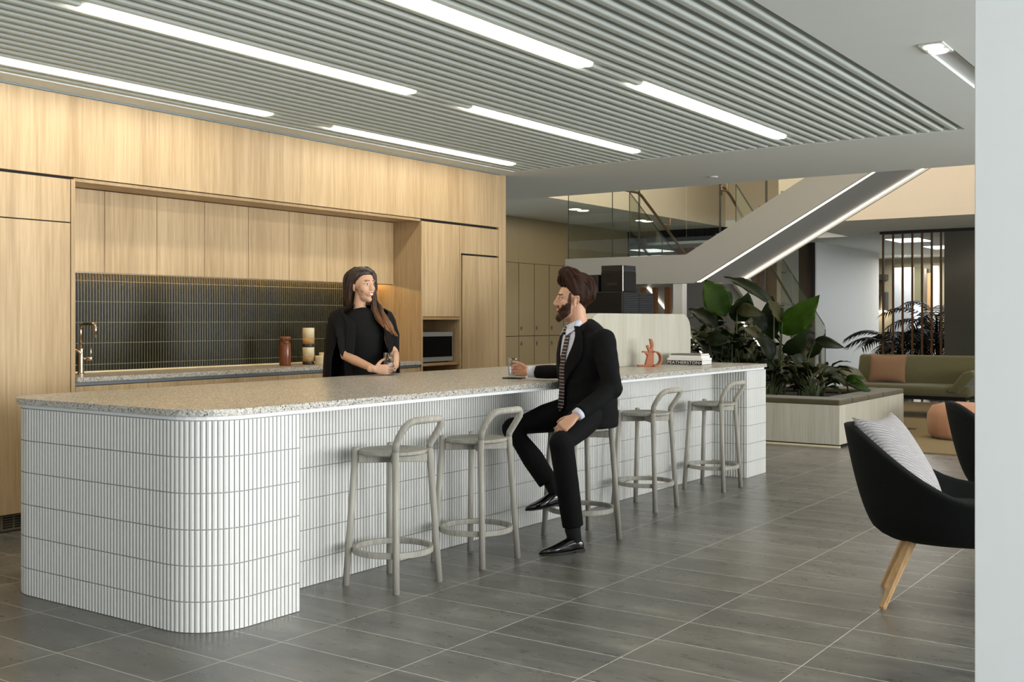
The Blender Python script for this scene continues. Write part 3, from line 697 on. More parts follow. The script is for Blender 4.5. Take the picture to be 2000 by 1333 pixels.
# ================================================================== LOUNGE CHAIRS
def make_chair(label):
    t = thing('lounge_chair', label, 'armchair', (0, 0, 0), 0, 'dark tub lounge chairs')
    # local +x is the way the sitter faces
    G = []; NU, NV = 40, 14
    for j in range(NV+1):
        v = j/NV; row = []
        for i in range(NU+1):
            u = -1+2*i/NU; au = abs(u)
            ang = PI*(1-u*.80)       # angle round plan, back at pi
            a = abs(u)
            zt = .80-.02*a if a < .12 else None
            s_ = min(1, max(0, (a-.10)/.62)); s_ = s_*s_*(3-2*s_)
            ztop = .80*(1-s_)+.50*s_
            if a > .72: ztop -= .10*((a-.72)/.28)**1.5
            # plan position at the rim
            rx = .40 if math.cos(ang) < 0 else .50
            rimx = rx*math.cos(ang)*1.0; rimy = .365*math.sin(ang)*(1 if math.cos(ang) < 0 else 1)
            if math.cos(ang) > 0: rimy = math.copysign(.365*(abs(math.sin(ang)))**.35, math.sin(ang)) if abs(math.sin(ang)) > .01 else rimy
            lean = .06*(1-s_)
            px, py = rimx-lean, rimy
            bx, by = .30*math.cos(ang)+.03, .20*math.sin(ang)
            z0 = .305
            # bulging side profile
            k = v**.55; h = z0+(ztop-z0)*(v**1.25)
            if v < .12: k = (v/.12)*(.12**.55)
            row.append((bx+(px-bx)*k, by+(py-by)*k, h))
        G.append(row)
    m = MB(); m.grid(G)
    nb = NU+1; m.f.append(tuple(range(nb)))
    m.mi.append(0)
    m.build('shell', M_charcoal, t, world=False, smooth=True, solid=.034, bevel=0)
    m = MB(); R = []
    for z, k in ((.345, .80), (.36, .93), (.40, 1.0), (.425, .98), (.44, .90), (.445, .6)):
        R.append([(.04+.31*k*math.copysign(abs(math.cos(a))**.8, math.cos(a)), .27*k*math.copysign(abs(math.sin(a))**.8, math.sin(a)), z) for a in [2*PI*q_/36 for q_ in range(36)]])
    m.rings(R); m.build('seat_cushion', M_charcoal, t, world=False, smooth=True)
    for sx, sy in ((-1, -1), (-1, 1), (1, -1), (1, 1)):
        x0 = -.17 if sx < 0 else .22; x1 = -.30 if sx < 0 else .33
        m = MB(); R = []
        for z, x, y, r in ((.325, x0, sy*.12, .026), (.012, x1, sy*.213, .0165), (0, x1, sy*.213, .012)):
            R.append([(x+r*(1+.05*math.cos(8*a))*math.cos(a), y+r*(1+.05*math.cos(8*a))*math.sin(a), z) for a in [2*PI*q_/32 for q_ in range(32)]])
        m.rings(R); m.build('leg', M_leg, t, world=False, smooth=False)
    return t
fdir = math.atan2(-.963, .268)
ch = make_chair('dark charcoal tub lounge chair in front with a grey quilted cushion')
ch2 = copy_tree(ch); ch2['label'] = 'dark charcoal tub lounge chair behind, cut off by the pale wall edge'
ch.rotation_euler = (0, 0, fdir)
# back-leg midpoint (local x=-.30) sits at (5.14,1.49)
fx, fy = math.cos(fdir), math.sin(fdir)
ch.location = (5.142+.30*fx, 1.492+.30*fy, 0)
ch2.rotation_euler = (0, 0, fdir+.10); ch2.location = (6.93, 1.16, 0)
def pillow(name, label, cat, mat, w, h, d, M, pinch=.12):
    # soft square cushion, local plane YZ, thickness along x
    n_ = 18; F, B = [], []
    for i in range(n_+1):
        a = -1+2*i/n_; rf, rb = [], []
        for j in range(n_+1):
            b = -1+2*j/n_
            e = (1-abs(a)**2.6)*(1-abs(b)**2.6); e = max(0, e)**.5
            y = a*w/2*(1-pinch*(1-b*b)*(abs(a)**3)*.6); z = b*h/2*(1-pinch*(1-a*a)*(abs(b)**3))
            rf.append(M @ V3((d/2*e+.002, y, z))); rb.append(M @ V3((-d/2*e-.002, y, z)))
        F.append(rf); B.append(rb)
    m = MB(); m.grid(F); m.grid(B); k = (n_+1)
    o = len(F)*k
    rim = [i*k for i in range(k)]+[(k-1)*k+j for j in range(1, k)]+[i*k+k-1 for i in range(k-2, -1, -1)]+[j for j in range(k-2, 0, -1)]
    for q_ in range(len(rim)):
        a, b = rim[q_], rim[(q_+1) % len(rim)]; m.f.append((a, b, b+o, a+o)); m.mi.append(0)
    ob = m.build(name, mat, None, smooth=True)
    return tag(ob, label, cat)
base = Matrix.Translation(ch.location) @ Matrix.Rotation(fdir, 4, 'Z')
pillow('scatter_cushion', 'light grey quilted cushion leaning in the dark lounge chair', 'cushion', M_quilt, .40, .47, .15,
       base @ Matrix.Translation((-.235, .0, .640)) @ Matrix.Rotation(math.radians(-24), 4, 'Z') @ Matrix.Rotation(math.radians(-33), 4, 'Y'))

# ================================================================== PLANTER BENCH
t = thing('planter_bench', 'timber planter box with olive padded bench top', 'planter', (12, 4.6, 0))
PX0, PX1, PY0, PY1 = 10.88, 13.17, 3.592, 6.0
m = MB()
m.box(PX0, PX0+.03, PY0, PY1, .03, .425); m.box(PX0+.03, PX1, PY0, PY0+.03, .03, .425); m.box(PX1-.03, PX1, PY0+.03, PY1, .03, .425); m.box(PX0+.03, PX1-.03, PY1-.03, PY1, .03, .425)
m.build('box_panel', M_lime, t, bevel=.002)
m = MB(); m.box(PX0+.03, PX1-.03, PY0+.05, PY1-.03, 0, .03); m.build('plinth', M_darkgap, t)
m = MB(); m.box(PX0+.002, PX0+.03, PY0, PY1, 0.0, .018); m.build('plinth_trim', M_cream, t)
W = .56
n_ = 0
ys = [PY0-.005, 4.40, 5.2, PY1]
for a, b in zip(ys, ys[1:]):
    MB().box(PX0-.006, PX0+.40, a+.003, b-.003, .427, .482).build('seat_pad', M_bench, t, bevel=.018, seg=4)
xs = [PX0+.402, 11.82, 12.35, PX1]
for a, b in zip(xs, xs[1:]):
    MB().box(a+.003, b-.003, PY0-.005, PY0+.27, .427, .482).build('seat_pad', M_bench, t, bevel=.018, seg=4)
MB().box(12.75, PX1, PY0+.275, PY1, .427, .482).build('seat_pad', M_bench, t, bevel=.018, seg=4)
tag(MB().box(PX0+.41, 12.74, PY0+.28, PY1-.04, .36, .42).build('potting_soil', M_soil), 'dark soil filling the planter around the stems', 'soil')['kind'] = 'stuff'

# leaves -----------------------------------------------------------
def leaf(root, base, tip, width, mat, bend=.15, fold=.35, up=(0, 0, 1), name='leaf', n=12, wob=.06, twist=0, shape=.9):
    base, tip = V3(base), V3(tip); ax = tip-base; L = ax.length; ax.normalize()
    up = V3(up); side = ax.cross(up); side = side.normalized() if side.length > .05 else ax.orthogonal().normalized()
    if twist: side = Matrix.Rotation(twist, 3, ax) @ side
    nrm = side.cross(ax).normalized()
    G = []
    for i in range(n+1):
        s = i/n; w = width*.5*(math.sin(PI*min(1, s**.8))**shape if 0 < s < 1 else 0.0)+.0015
        c_ = base+ax*(L*s)+nrm*(bend*L*math.sin(PI*s))
        row = []
        for k in range(-3, 4):
            q = k/3; ripple = wob*width*math.sin(s*22+k*1.7)*abs(q)
            row.append(c_+side*(w*q*(1-.15*fold*abs(q)))+nrm*(w*fold*abs(q)+ripple))
        G.append(row)
    m = MB(); m.grid(G); return m.build(name, mat, root, smooth=True, solid=.0015)
def stalk(root, pts, r0, r1, name='stem'):
    n = len(pts); return MB().tube(pts, [r0+(r1-r0)*i/(n-1) for i in range(n)], 8).build(name, M_stem, root, smooth=True)
def at(u, v, X):
    c_, s_ = math.cos(YAW), math.sin(YAW); tt = (u-1000)/F_PX
    r = (c_+tt*s_, s_-tt*c_, -(v-HORIZON)/F_PX); D = X/r[0]; return V3((X, r[1]*D, EYE+r[2]*D))
CAMUP = V3((-.82, -.57, .1))
def big_plant(label, root_xy, leaves):
    t = thing('bird_of_paradise_plant', label, 'plant', (*root_xy, .42), 0, 'tall broad-leaved plants in the planter')
    for (bu, bv, tu, tv, w, mat, bend, X, tw) in leaves:
        b = at(bu, bv, X); e = at(tu, tv, X-.1 if tv < bv else X)
        leaf(t, b, e, w, mat, bend, .25, CAMUP, twist=tw)
        r = V3((root_xy[0]+random.uniform(-.06, .06), root_xy[1]+random.uniform(-.06, .06), .40))
        mid = (r+b)/2+V3((0, 0, .12)); stalk(t, [r, mid*.6+r*.4, mid, (mid+b)/2, b], .014, .006)
    return t
B_, D_, O_ = M_leafb, M_leafd, M_leafo
big_plant('tall broad-leaved plant with one bright backlit leaf beside the timber screen', (11.75, 5.10), [
    (1418, 618, 1377, 547, .36, B_, .04, 11.9, 0), (1436, 628, 1462, 572, .30, D_, .05, 11.7, .2), (1440, 604, 1496, 616, .16, O_, .28, 11.6, .1),
    (1402, 640, 1345, 604, .22, D_, .15, 12.0, .3), (1430, 660, 1376, 668, .20, D_, .2, 11.6, .2), (1455, 640, 1490, 668, .18, O_, .1, 11.8, -.4), (1425, 690, 1352, 652, .22, D_, .12, 11.8, .1), (1450, 700, 1418, 640, .24, D_, .1, 12.1, .3)])
big_plant('tall broad-leaved plant in the middle of the planter with long arching leaf', (11.85, 4.62), [
    (1512, 596, 1414, 541, .15, D_, .16, 11.9, .2), (1524, 652, 1601, 577, .30, B_, .06, 11.7, 0), (1548, 648, 1588, 592, .26, O_, .05, 12.0, .3), (1500, 668, 1508, 578, .26, D_, .05, 12.1, -.3),
    (1528, 630, 1498, 585, .18, O_, .05, 11.6, .5), (1530, 690, 1582, 640, .20, D_, .14, 11.6, .2), (1492, 650, 1470, 602, .22, D_, .06, 12.0, .3), (1545, 700, 1570, 655, .24, O_, .1, 12.0, -.4), (1508, 704, 1478, 648, .2, D_, .1, 11.7, .3)])
big_plant('broad-leaved plant at the right with a leaf drooping towards the white wall', (11.95, 4.40), [
    (1592, 664, 1650, 680, .13, D_, .32, 11.8, .15), (1576, 700, 1612, 652, .12, D_, .1, 12.1, .3), (1572, 716, 1540, 690, .16, D_, .1, 11.9, .2)])
# understory plants: each a clump of drooping leaves
def clump(label, cx, cy, h, nl, w, seed, mats=(D_, D_, O_), spread=.42, z0=.40):
    rnd = random.Random(seed)
    t = thing('leafy_plant', label, 'plant', (cx, cy, z0), 0, 'low leafy plants filling the planter')
    for i in range(nl):
        a = rnd.uniform(0, 2*PI); hh = h*rnd.uniform(.35, 1); rr = rnd.uniform(.02, .6)*spread
        b = V3((cx+rr*math.cos(a), cy+rr*math.sin(a), z0+hh)); L = rnd.uniform(.6, 1.1)*w*1.9
        e = b+V3((math.cos(a)*L*.8, math.sin(a)*L*.8, rnd.uniform(-.35, .45)*L))
        leaf(t, b, e, w*rnd.uniform(.6, 1), rnd.choice(mats), rnd.uniform(.08, .25), rnd.uniform(.2, .5), n=8, twist=rnd.uniform(-.5, .5))
        stalk(t, [(cx+.03*math.cos(a), cy+.03*math.sin(a), z0-.01), (cx+.5*rr*math.cos(a), cy+.5*rr*math.sin(a), z0+hh*.6), b], .005, .003)
    return t
clump('low dark leafy plant in the front corner of the planter', 11.62, 4.12, .34, 26, .17, 1)
clump('low dark leafy plant overhanging the bench pads on the right', 12.1, 4.22, .33, 26, .15, 2)
clump('low dark leafy plant right behind the island corner', 11.62, 4.60, .36, 26, .18, 3)
clump('low dark leafy plant between the tall stems', 12.1, 4.75, .44, 24, .18, 4)
clump('dark leafy plant just right of the timber screen', 11.75, 5.30, .75, 34, .18, 5)
clump('dark leafy plant behind the books, seen over the island', 11.75, 4.98, .62, 34, .17, 6)
clump('dark leafy plant rising beside the bright backlit leaf', 12.3, 5.15, .95, 34, .17, 9)
clump('dark feathery plant at the back left of the planter', 12.2, 5.62, .95, 36, .13, 7)
t = thing('small_foliage_plant', 'small bright green leaves resting over the olive bench pads', 'plant', (12.45, 4.0, .42))
for (bu, bv, tu, tv, w, mt, bd) in ((1652, 742, 1700, 768, .12, D_, .2), (1650, 742, 1690, 738, .10, B_, .2), (1655, 748, 1702, 764, .09, B_, .22)):
    b = at(bu, bv, 12.3); leaf(t, b, at(tu, tv, 12.3), w, mt, bd, .25, CAMUP)
    stalk(t, [(12.45, 4.0, .42), b], .004, .003)

# ================================================================== STAIR
st = thing('staircase', 'grey landing and flights of the open staircase with lit edges', 'staircase', (13, 6, 0))
SX0, SX1 = 12.90, 14.32
SL = .556
def z_bot(y): return 1.755+max(0, 6.146-y)*SL
def z_top(y): return 2.125+max(0, 6.258-y)*SL
YE = 1.6
m = MB(); m.prism([(8.09, z_bot(8.09)), (6.146, z_bot(6.146)), (YE, z_bot(YE)), (YE, z_top(YE)), (6.258, z_top(6.258)), (8.09, z_top(8.09))], 'x', SX0, SX0+.045)
m.build('stringer', M_stair, st, bevel=.002)
m = MB(); m.prism([(6.146, z_bot(6.146)), (YE, z_bot(YE)), (YE, z_top(YE)), (6.258, z_top(6.258)), (6.146, z_top(6.258))], 'x', SX1-.045, SX1)
m.build('stringer', M_stair, st, bevel=.002)
# flight core with steps
steps = [(8.085, 2.06)]; y, z = 6.15, 2.06; steps.append((y, z))
while y > YE+.3: steps += [(y, z+.16)]; z += .16; y -= .16/SL; steps.append((y, z))
core = steps+[(y, z_bot(y)+.03), (6.146, 1.785), (8.085, 1.785)]
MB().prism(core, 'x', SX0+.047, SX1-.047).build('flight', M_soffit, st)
# lower flight, running away from the camera
LX0, LX1, LY0, LY1 = 14.32, 17.75, 6.22, 7.86; LS = .545
def lz(x): return 1.755-(x-14.32)*LS
m = MB(); m.prism([(14.32, 1.755), (17.54, 0), (17.95, 0), (17.95, .16), (14.32, 2.14)], 'y', LY0-.045, LY0); m.build('stringer', M_stair, st, bevel=.002)
m = MB(); m.prism([(14.32, 1.755), (17.54, 0), (17.95, 0), (17.95, .16), (14.32, 2.14)], 'y', LY1, LY1+.045); m.build('stringer', M_stair, st, bevel=.002)
pts = [(14.325, 1.79), (17.60, 0.001)]; x, z = 17.88, .001; pts.append((x, z))
for k in range(12):
    z += .16; pts.append((x, z)); x -= .16/LS; pts.append((max(x, 14.325), z))
pts.append((14.325, z))
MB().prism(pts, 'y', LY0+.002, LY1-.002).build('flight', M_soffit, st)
M_ledw = emit('stair_led', (255, 240, 216), 5)
def led(pts, name='led_strip', w=.0085):
    return MB().tube(pts, w, 8, rnd=False).build(name, M_ledw, st)
led([(13.06, 6.46, 1.780), (13.06, 6.125, 1.780), (13.06, YE+.1, z_bot(YE+.1)+.028)])
led([(14.20, 6.125, 1.780), (14.20, YE+.1, z_bot(YE+.1)+.028)])
led([(14.36, 6.50, lz(14.36)+.02), (16.9, 6.50, lz(16.9)+.02)])
led([(14.36, 7.58, lz(14.36)+.02), (16.9, 7.58, lz(16.9)+.02)])
MB().box(12.91, 13.04, 6.312, 6.443, 0, 1.752).build('support_post', M_white, st)
# glass
gl = thing('stair_balustrade', 'frameless glass balustrade with bronze handrails on the staircase', 'balustrade', (13, 6, 2.1))
gx = SX0+.022
def gpanel(pts, axis, a, b, name='glass_panel'): return MB().prism(pts, axis, a, b).build(name, M_glass, gl)
def gedge(p, q): return MB().tube([p, q], .006, 6, rnd=False).build('glass_edge', M_edge, gl)
for a, b in ((8.05, 7.36), (7.35, 6.955), (6.94, 6.27)):
    gpanel([(a, 2.08), (b, 2.08), (b, 3.22), (a, 3.22)], 'x', gx-.005, gx+.005)
for yy in (8.05, 7.354, 6.955, 6.938): gedge((gx, yy, 2.127), (gx, yy, 3.22))
for a, b in ((6.26, 5.80), (5.785, 5.19), (5.17, 4.2), (4.19, 3.2)):
    gpanel([(a, z_top(a)-.03), (b, z_top(b)-.03), (b, z_top(b)+1.1), (a, z_top(a)+1.1)], 'x', gx-.005, gx+.005)
for yy in (5.80, 5.785, 5.185, 5.17): gedge((gx, yy, z_top(yy)), (gx, yy, z_top(yy)+1.1))
for yy in (LY0-.022, LY1+.022):
    for a, b in ((14.36, 15.4), (15.42, 16.5), (16.52, 18.05)):
        za = 2.10-(a-14.32)*LS; zb = max(.0, 2.10-(b-14.32)*LS)
        zta, ztb = 3.20-(a-14.32)*LS, max(1.13, 3.20-(b-14.32)*LS)
        gpanel([(a, za-.02), (b, zb-.02 if zb > .02 else 0), (b, ztb), (a, zta)], 'y', yy-.005, yy+.005)
        gedge((a, yy, za), (a, yy, zta))
    gedge((14.36, yy, 3.18), (18.0, yy, 1.20)); gedge((18.05, yy, 0), (18.05, yy, 1.13))
def rail(pts): return MB().tube(pts, .021, 10, rnd=False).build('handrail', M_bronze, gl, smooth=True)
ry = 6.30
rail([(14.08, ry, 3.0), (14.08, ry, 3.12), (14.16, ry, 3.13), (14.4, ry, 3.03), (17.9, ry, .885), (18.05, ry, .87), (18.08, ry, .84), (18.08, ry, 0.0)])
rail([(17.9, ry, .885), (17.93, ry, .72), (18.02, ry, .72)])
ry = 7.57
rail([(13.2, ry, 3.12), (14.04, ry, 3.12), (14.14, ry, 3.09), (14.5, ry, 2.894), (17.9, ry, 1.06), (18.08, ry, .86), (18.08, ry, 0)])
for (x, y_, z) in ((13.0, 7.352, 3.06), (14.1, 6.27, 3.07), (16.35, 6.27, 2.02), (15.0, 7.6, 2.72)):
    MB().tube([(x-.09, y_, z), (x+.09, y_, z), (x+.13, y_, z+.01), (x+.13, y_, z+.12)], .013, 8, rnd=False).build('bracket', M_bronze, gl, smooth=True)

# lockers
lx = [x*KS for x in (12.137, 12.527, 12.913, 13.302, 13.689, 14.08, 14.47, 14.86, 15.25, 15.64)]; LY = 10.25
zk = lambda z: 1.28+(z-1.28)*KS
names = ['leftmost, cut by the timber end post', 'second from the timber end post', 'third from the timber end post', 'fourth from the timber end post, behind the man\'s hair']
for i in range(9):
    lb = 'khaki two-door locker column, ' + (names[i] if i < 4 else 'number %d, behind the stair landing' % (i+1))
    if i >= 4: lb = 'khaki locker column behind the stair landing, %s from the corridor wall' % ('fifth', 'fourth', 'third', 'second', 'first')[i-4]
    t = thing('locker', lb, 'locker', (lx[i], LY, 0), 0, 'khaki lockers along the corridor')
    a, b = lx[i], lx[i+1]
    MB().box(a+.002, b-.002, LY+.024, LY+.36, 0, ZH-.004).build('carcass', M_darkgap, t)
    MB().box(a+.001, b-.001, LY+.002, LY+.022, zk(2.076), ZH-.004).build('top_panel', M_lock, t)
    for z0, z1, zl in ((zk(1.062), zk(2.070), zk(1.17)), (.06, zk(1.054), zk(.955))):
        d = MB().box(a+.018, b-.004, LY+.002, LY+.022, z0, z1).build('door', M_lock, t)
        MB().box(a+.06, a+.09, LY-.010, LY+.002, zl-.03, zl+.03).build('lock', M_steel, d)
# timber fins under the landing
for i, (a, b) in enumerate(((7.556, 7.615), (7.361, 7.42), (7.143, 7.225))):
    tag(MB().box(14.20, 14.27, a, b, 0, 1.752).build('timber_fin', M_brown), 'brown timber fin under the stair landing, %s of three' % ('left', 'middle', 'right')[i], 'screen post', 'timber fins behind the coffee machine')

# brass screen rods
for i, yy in enumerate((5.216, 5.059, 4.910, 4.759, 4.610, 4.462, 4.323)):
    tag(MB().box(17.93, 17.965, yy-.014, yy+.014, 0, 2.66).build('brass_rod', M_gold), 'upright brass rod of the screen, %s from the left' % ('first', 'second', 'third', 'fourth', 'fifth', 'sixth', 'seventh')[i], 'screen rod', 'brass rods of the screen')
# far shelf
t = thing('wall_shelf', 'dark wall shelf unit lit from below beyond the brass screen', 'shelf', (25.8, 7.6, 1.5))
mg = plain('shelf_dark_grey', (70, 72, 72), .6)
MB().box(25.75, 25.98, 7.43, 7.9, 2.21, 2.34).build('top_shelf', mg, t)
MB().box(25.75, 25.98, 7.43, 7.9, 1.86, 1.93).build('middle_shelf', mg, t)
MB().box(25.75, 25.98, 7.43, 7.47, 1.5, 1.86).build('end_panel', mg, t)
for y_ in (7.52, 7.62, 7.73): MB().box(25.8, 25.95, y_, y_+.02, 1.93, 2.21).build('divider', M_steel, t)
for y_ in (7.6, 7.73): MB().box(25.8, 25.95, y_, y_+.03, 1.5, 1.86).build('divider', mg, t)
MB().box(25.72, 25.97, 7.43, 7.9, 1.46, 1.50).build('light_strip', emit('shelf_led', (255, 236, 205), 4), t)

# palm behind the sofa
def palm(label, x, y, h, nf, seed, size=.62):
    rnd = random.Random(seed); t = thing('potted_palm', label, 'palm', (x, y, 0), 0, 'palms behind the sofa')
    MB().lathe([(.16, 0), (.2, .3), (.2, .32), (.17, .32), (.17, .29), (0, .29)], (x, y), 24).build('pot', M_black, t)
    for i in range(nf):
        a = 2*PI*i/nf+rnd.uniform(-.3, .3); L = size*rnd.uniform(.75, 1.15); z0 = h*rnd.uniform(.6, 1)
        o = V3((x, y, .3)); d = V3((math.cos(a), math.sin(a), 0)); el = rnd.uniform(.2, 1.0)
        P_ = [o+V3((0, 0, 0)), V3((x, y, z0*.7))+d*.06]
        for q in range(1, 9):
            s = q/8; P_.append(V3((x, y, z0*.7))+d*(.06+L*s)+V3((0, 0, (el*s-.95*s*s)*L*.9+z0*.12*s)))
        MB().tube(P_, [.008]*2+[.006-.0005*q for q in range(8)], 6, rnd=False).build('frond_stem', M_palm, t, smooth=True)
        m = MB()
        for q in range(2, 10):
            for w_ in (0, .5):
                if q == 9 and w_: continue
                c_ = P_[q].lerp(P_[min(q+1, 9)], w_); tn = (P_[min(q+1, 9)]-P_[q-1]).normalized(); sd = tn.cross(V3((0, 0, 1))).normalized()
                ll = L*.42*(1-abs((q-5)/6.5)**2)
                for sg in (-1, 1):
                    e = c_+tn*ll*.55+sd*sg*ll*.75+V3((0, 0, -ll*.38)); md = (c_+e)/2+V3((0, 0, ll*.10)); wv = tn*.019
                    k = len(m.v); m.v += [tuple(c_-wv*.5), tuple(c_+wv*.5), tuple(md+wv), tuple(md-wv), tuple(e)]
                    m.f += [(k, k+1, k+2, k+3), (k+3, k+2, k+4)]; m.mi += [0, 0]
        m.build('frond', M_palm, t)
palm('feathery palm at the left behind the brass rods', 18.7, 5.15, 1.40, 24, 3, .70)
palm('dense feathery palm at the right behind the brass rods', 18.95, 4.60, 1.95, 34, 5, .74)

# ================================================================== SOFA GROUP
rg = tag(MB().prism([(10.91, -1.0), (17.5, -1.0), (17.5, 5.6), (13.25, 5.6), (13.25, 3.45), (10.91, 3.45)], 'z', .001, .014).build('rug', M_rug), 'khaki woven rug under the sofa and pouf', 'rug')
MB_ = MB
sf = thing('sofa', 'olive green two-seat sofa with flared arm pads', 'sofa', (15, 4, 0))
def soft(x0, x1, y0, y1, z0, z1, name, mat=M_sofa, b=.05, sub=0): return MB().box(x0, x1, y0, y1, z0, z1).build(name, mat, sf, bevel=b, seg=5, smooth=True)
soft(14.66, 15.40, 3.18, 4.78, .30, .435, 'seat_cushion')
m = MB(); m.prism([(15.22, .40), (15.42, .38), (15.50, .80), (15.38, .81)], 'y', 3.02, 4.80); m.build('backrest', M_sofa, sf, bevel=.045, seg=5, smooth=True)
m = MB(); m.prism([(4.58, .36), (4.72, .34), (5.02, .60), (4.95, .655), (4.78, .60)], 'x', 14.62, 15.30); m.build('arm_pad', M_sofa, sf, bevel=.035, seg=4, smooth=True)
m = MB(); m.prism([(3.46, .36), (3.32, .34), (3.12, .58), (3.16, .65), (3.26, .62)], 'x', 14.62, 15.30); m.build('arm_pad', M_sofa, sf, bevel=.035, seg=4, smooth=True)
MB().box(14.72, 15.36, 3.25, 4.72, .25, .298).build('base_rail', M_black, sf)
for x, y_ in ((14.78, 3.35), (14.78, 4.62), (15.3, 3.35), (15.3, 4.62)): MB().tube([(x, y_, .015), (x, y_, .26)], .018, 10, rnd=False).build('leg', M_leg, sf)
pillow('scatter_cushion', 'tan ribbed cushion leaning at the left end of the olive sofa', 'cushion', M_tan, .50, .40, .12,
       Matrix.Translation((15.10, 4.33, .625)) @ Matrix.Rotation(math.radians(14), 4, 'Y'))
t = tag(MB().lathe([(.10, .016), (.28, .018), (.335, .06), (.352, .16), (.348, .27), (.30, .36), (.18, .392), (.0, .395)], (12.42, 2.78), 72, caps=True).build('pouf', M_pouf, smooth=True), 'round terracotta knitted pouf on the khaki rug', 'pouf')
for v in t.data.vertices:
    a = math.atan2(v.co.y-2.78, v.co.x-12.42); k = 1-.018*abs(math.cos(a*9))**6; r_ = math.hypot(v.co.x-12.42, v.co.y-2.78)
    v.co.x = 12.42+(v.co.x-12.42)*k; v.co.y = 2.78+(v.co.y-2.78)*k
# ================================================================== PEOPLE
def remesh(mb, voxel, smooth=3, name='tmp'):
    me = bpy.data.meshes.new(name); me.from_pydata(mb.v, [], mb.f)
    bm = bmesh.new(); bm.from_mesh(me); bmesh.ops.recalc_face_normals(bm, faces=bm.faces); bm.to_mesh(me); bm.free()
    o = bpy.data.objects.new(name, me); C.objects.link(o)
    m = o.modifiers.new('r', 'REMESH'); m.mode = 'VOXEL'; m.voxel_size = voxel
    if smooth:
        s = o.modifiers.new('s', 'SMOOTH'); s.iterations = smooth; s.factor = .5
    dg = bpy.context.evaluated_depsgraph_get(); dg.update()
    out = bpy.data.meshes.new_from_object(o.evaluated_get(dg)); bpy.data.objects.remove(o); bpy.data.meshes.remove(me)
    out.polygons.foreach_set('use_smooth', [True]*len(out.polygons)); return out
def obj_from(me, name, parent, mats):
    idx = [p.material_index for p in me.polygons] if len(mats) > 1 else None
    me.name = name; me.materials.clear()
    for m in mats: me.materials.append(m)
    if idx: me.polygons.foreach_set('material_index', idx)
    return finish(bpy.data.objects.new(name, me), parent, True)
def frame(f, up=(0, 0, 1)):
    f = V3(f).normalized(); u = V3(up); l = u.cross(f).normalized(); u = f.cross(l)
    return Matrix((f, l, u)).transposed()
def sstep(a, b, x): t = max(0, min(1, (x-a)/(b-a))); return t*t*(3-2*t)

def head_prims(mb, c, R, male, smile=1):
    def P(p): return V3(c)+R @ V3(p)
    E = lambda p, r, rot=None: mb.ell(P(p), r, R @ rot if rot is not None else R)
    E((-.014, 0, .045), (.100, .075, .083))
    E((.028, 0, .030), (.064, .063, .072))
    E((.030, 0, -.020), (.058, .059 if male else .052, .065))
    E((.030, 0, -.062), (.050, .052, .042) if male else (.047, .039, .038))
    E((.062, 0, -.088), (.026, .026 if male else .021, .020))
    E((.070, 0, -.045), (.024, .032, .026))
    # nose
    mb.tube([P((.084, 0, .030)), P((.0925, 0, .010)), P((.0995, 0, -.008)), P((.102, 0, -.017))] if not male else [P((.088, 0, .034)), P((.097, 0, .012)), P((.107, 0, -.007)), P((.110, 0, -.016))], [.008, .009, .0105, .0105] if male else [.007, .0075, .008, .0085], 12, rnd=True)
    E((.082, 0, .004), (.022, .015, .034)); E((.088, 0, -.014), (.020, .014, .016))
    for s in (-1, 1):
        E((.097 if male else .091, s*(.0115 if male else .0095), -.022), (.012, .0065, .0075) if male else (.010, .005, .006))
        E((.083, s*.026, .041), (.010, .022, .007))
        E((.051, s*.033, -.012), (.031, .028, .034))
        E((.074, s*.031, .018), (.0125, .014, .0125))
        # ears
        e = Matrix.Rotation(math.radians(-12), 3, 'Y') @ Matrix.Rotation(s*math.radians(18), 3, 'Z')
        E((-.008, s*.076, .004), (.017, .006, .031), e)
        E((-.002, s*.077, -.022), (.009, .005, .012), e)
        mb.tube([P((-.002, s*.078, .024)), P((-.018, s*.086, .030)), P((-.026, s*.086, .012)), P((-.018, s*.082, -.012))], [.004]*4, 8)
    # lips
    E((.0925, 0, -.0445), (.008, .021, .0052)); E((.0905, 0, -.0590), (.008, .018, .0058))
    E((.088, 0, -.051), (.007, .018, .006))
    # neck
    r = .058 if male else .042
    mb.tube([P((-.012, 0, .0)), P((-.020, 0, -.07)), P((-.030, 0, -.13)), P((-.040, 0, -.19))], [(r, r*.95), (r, r*.95), (r*1.02, r), (r*1.1, r*1.0)], 20, side=R @ V3((0, 1, 0)))
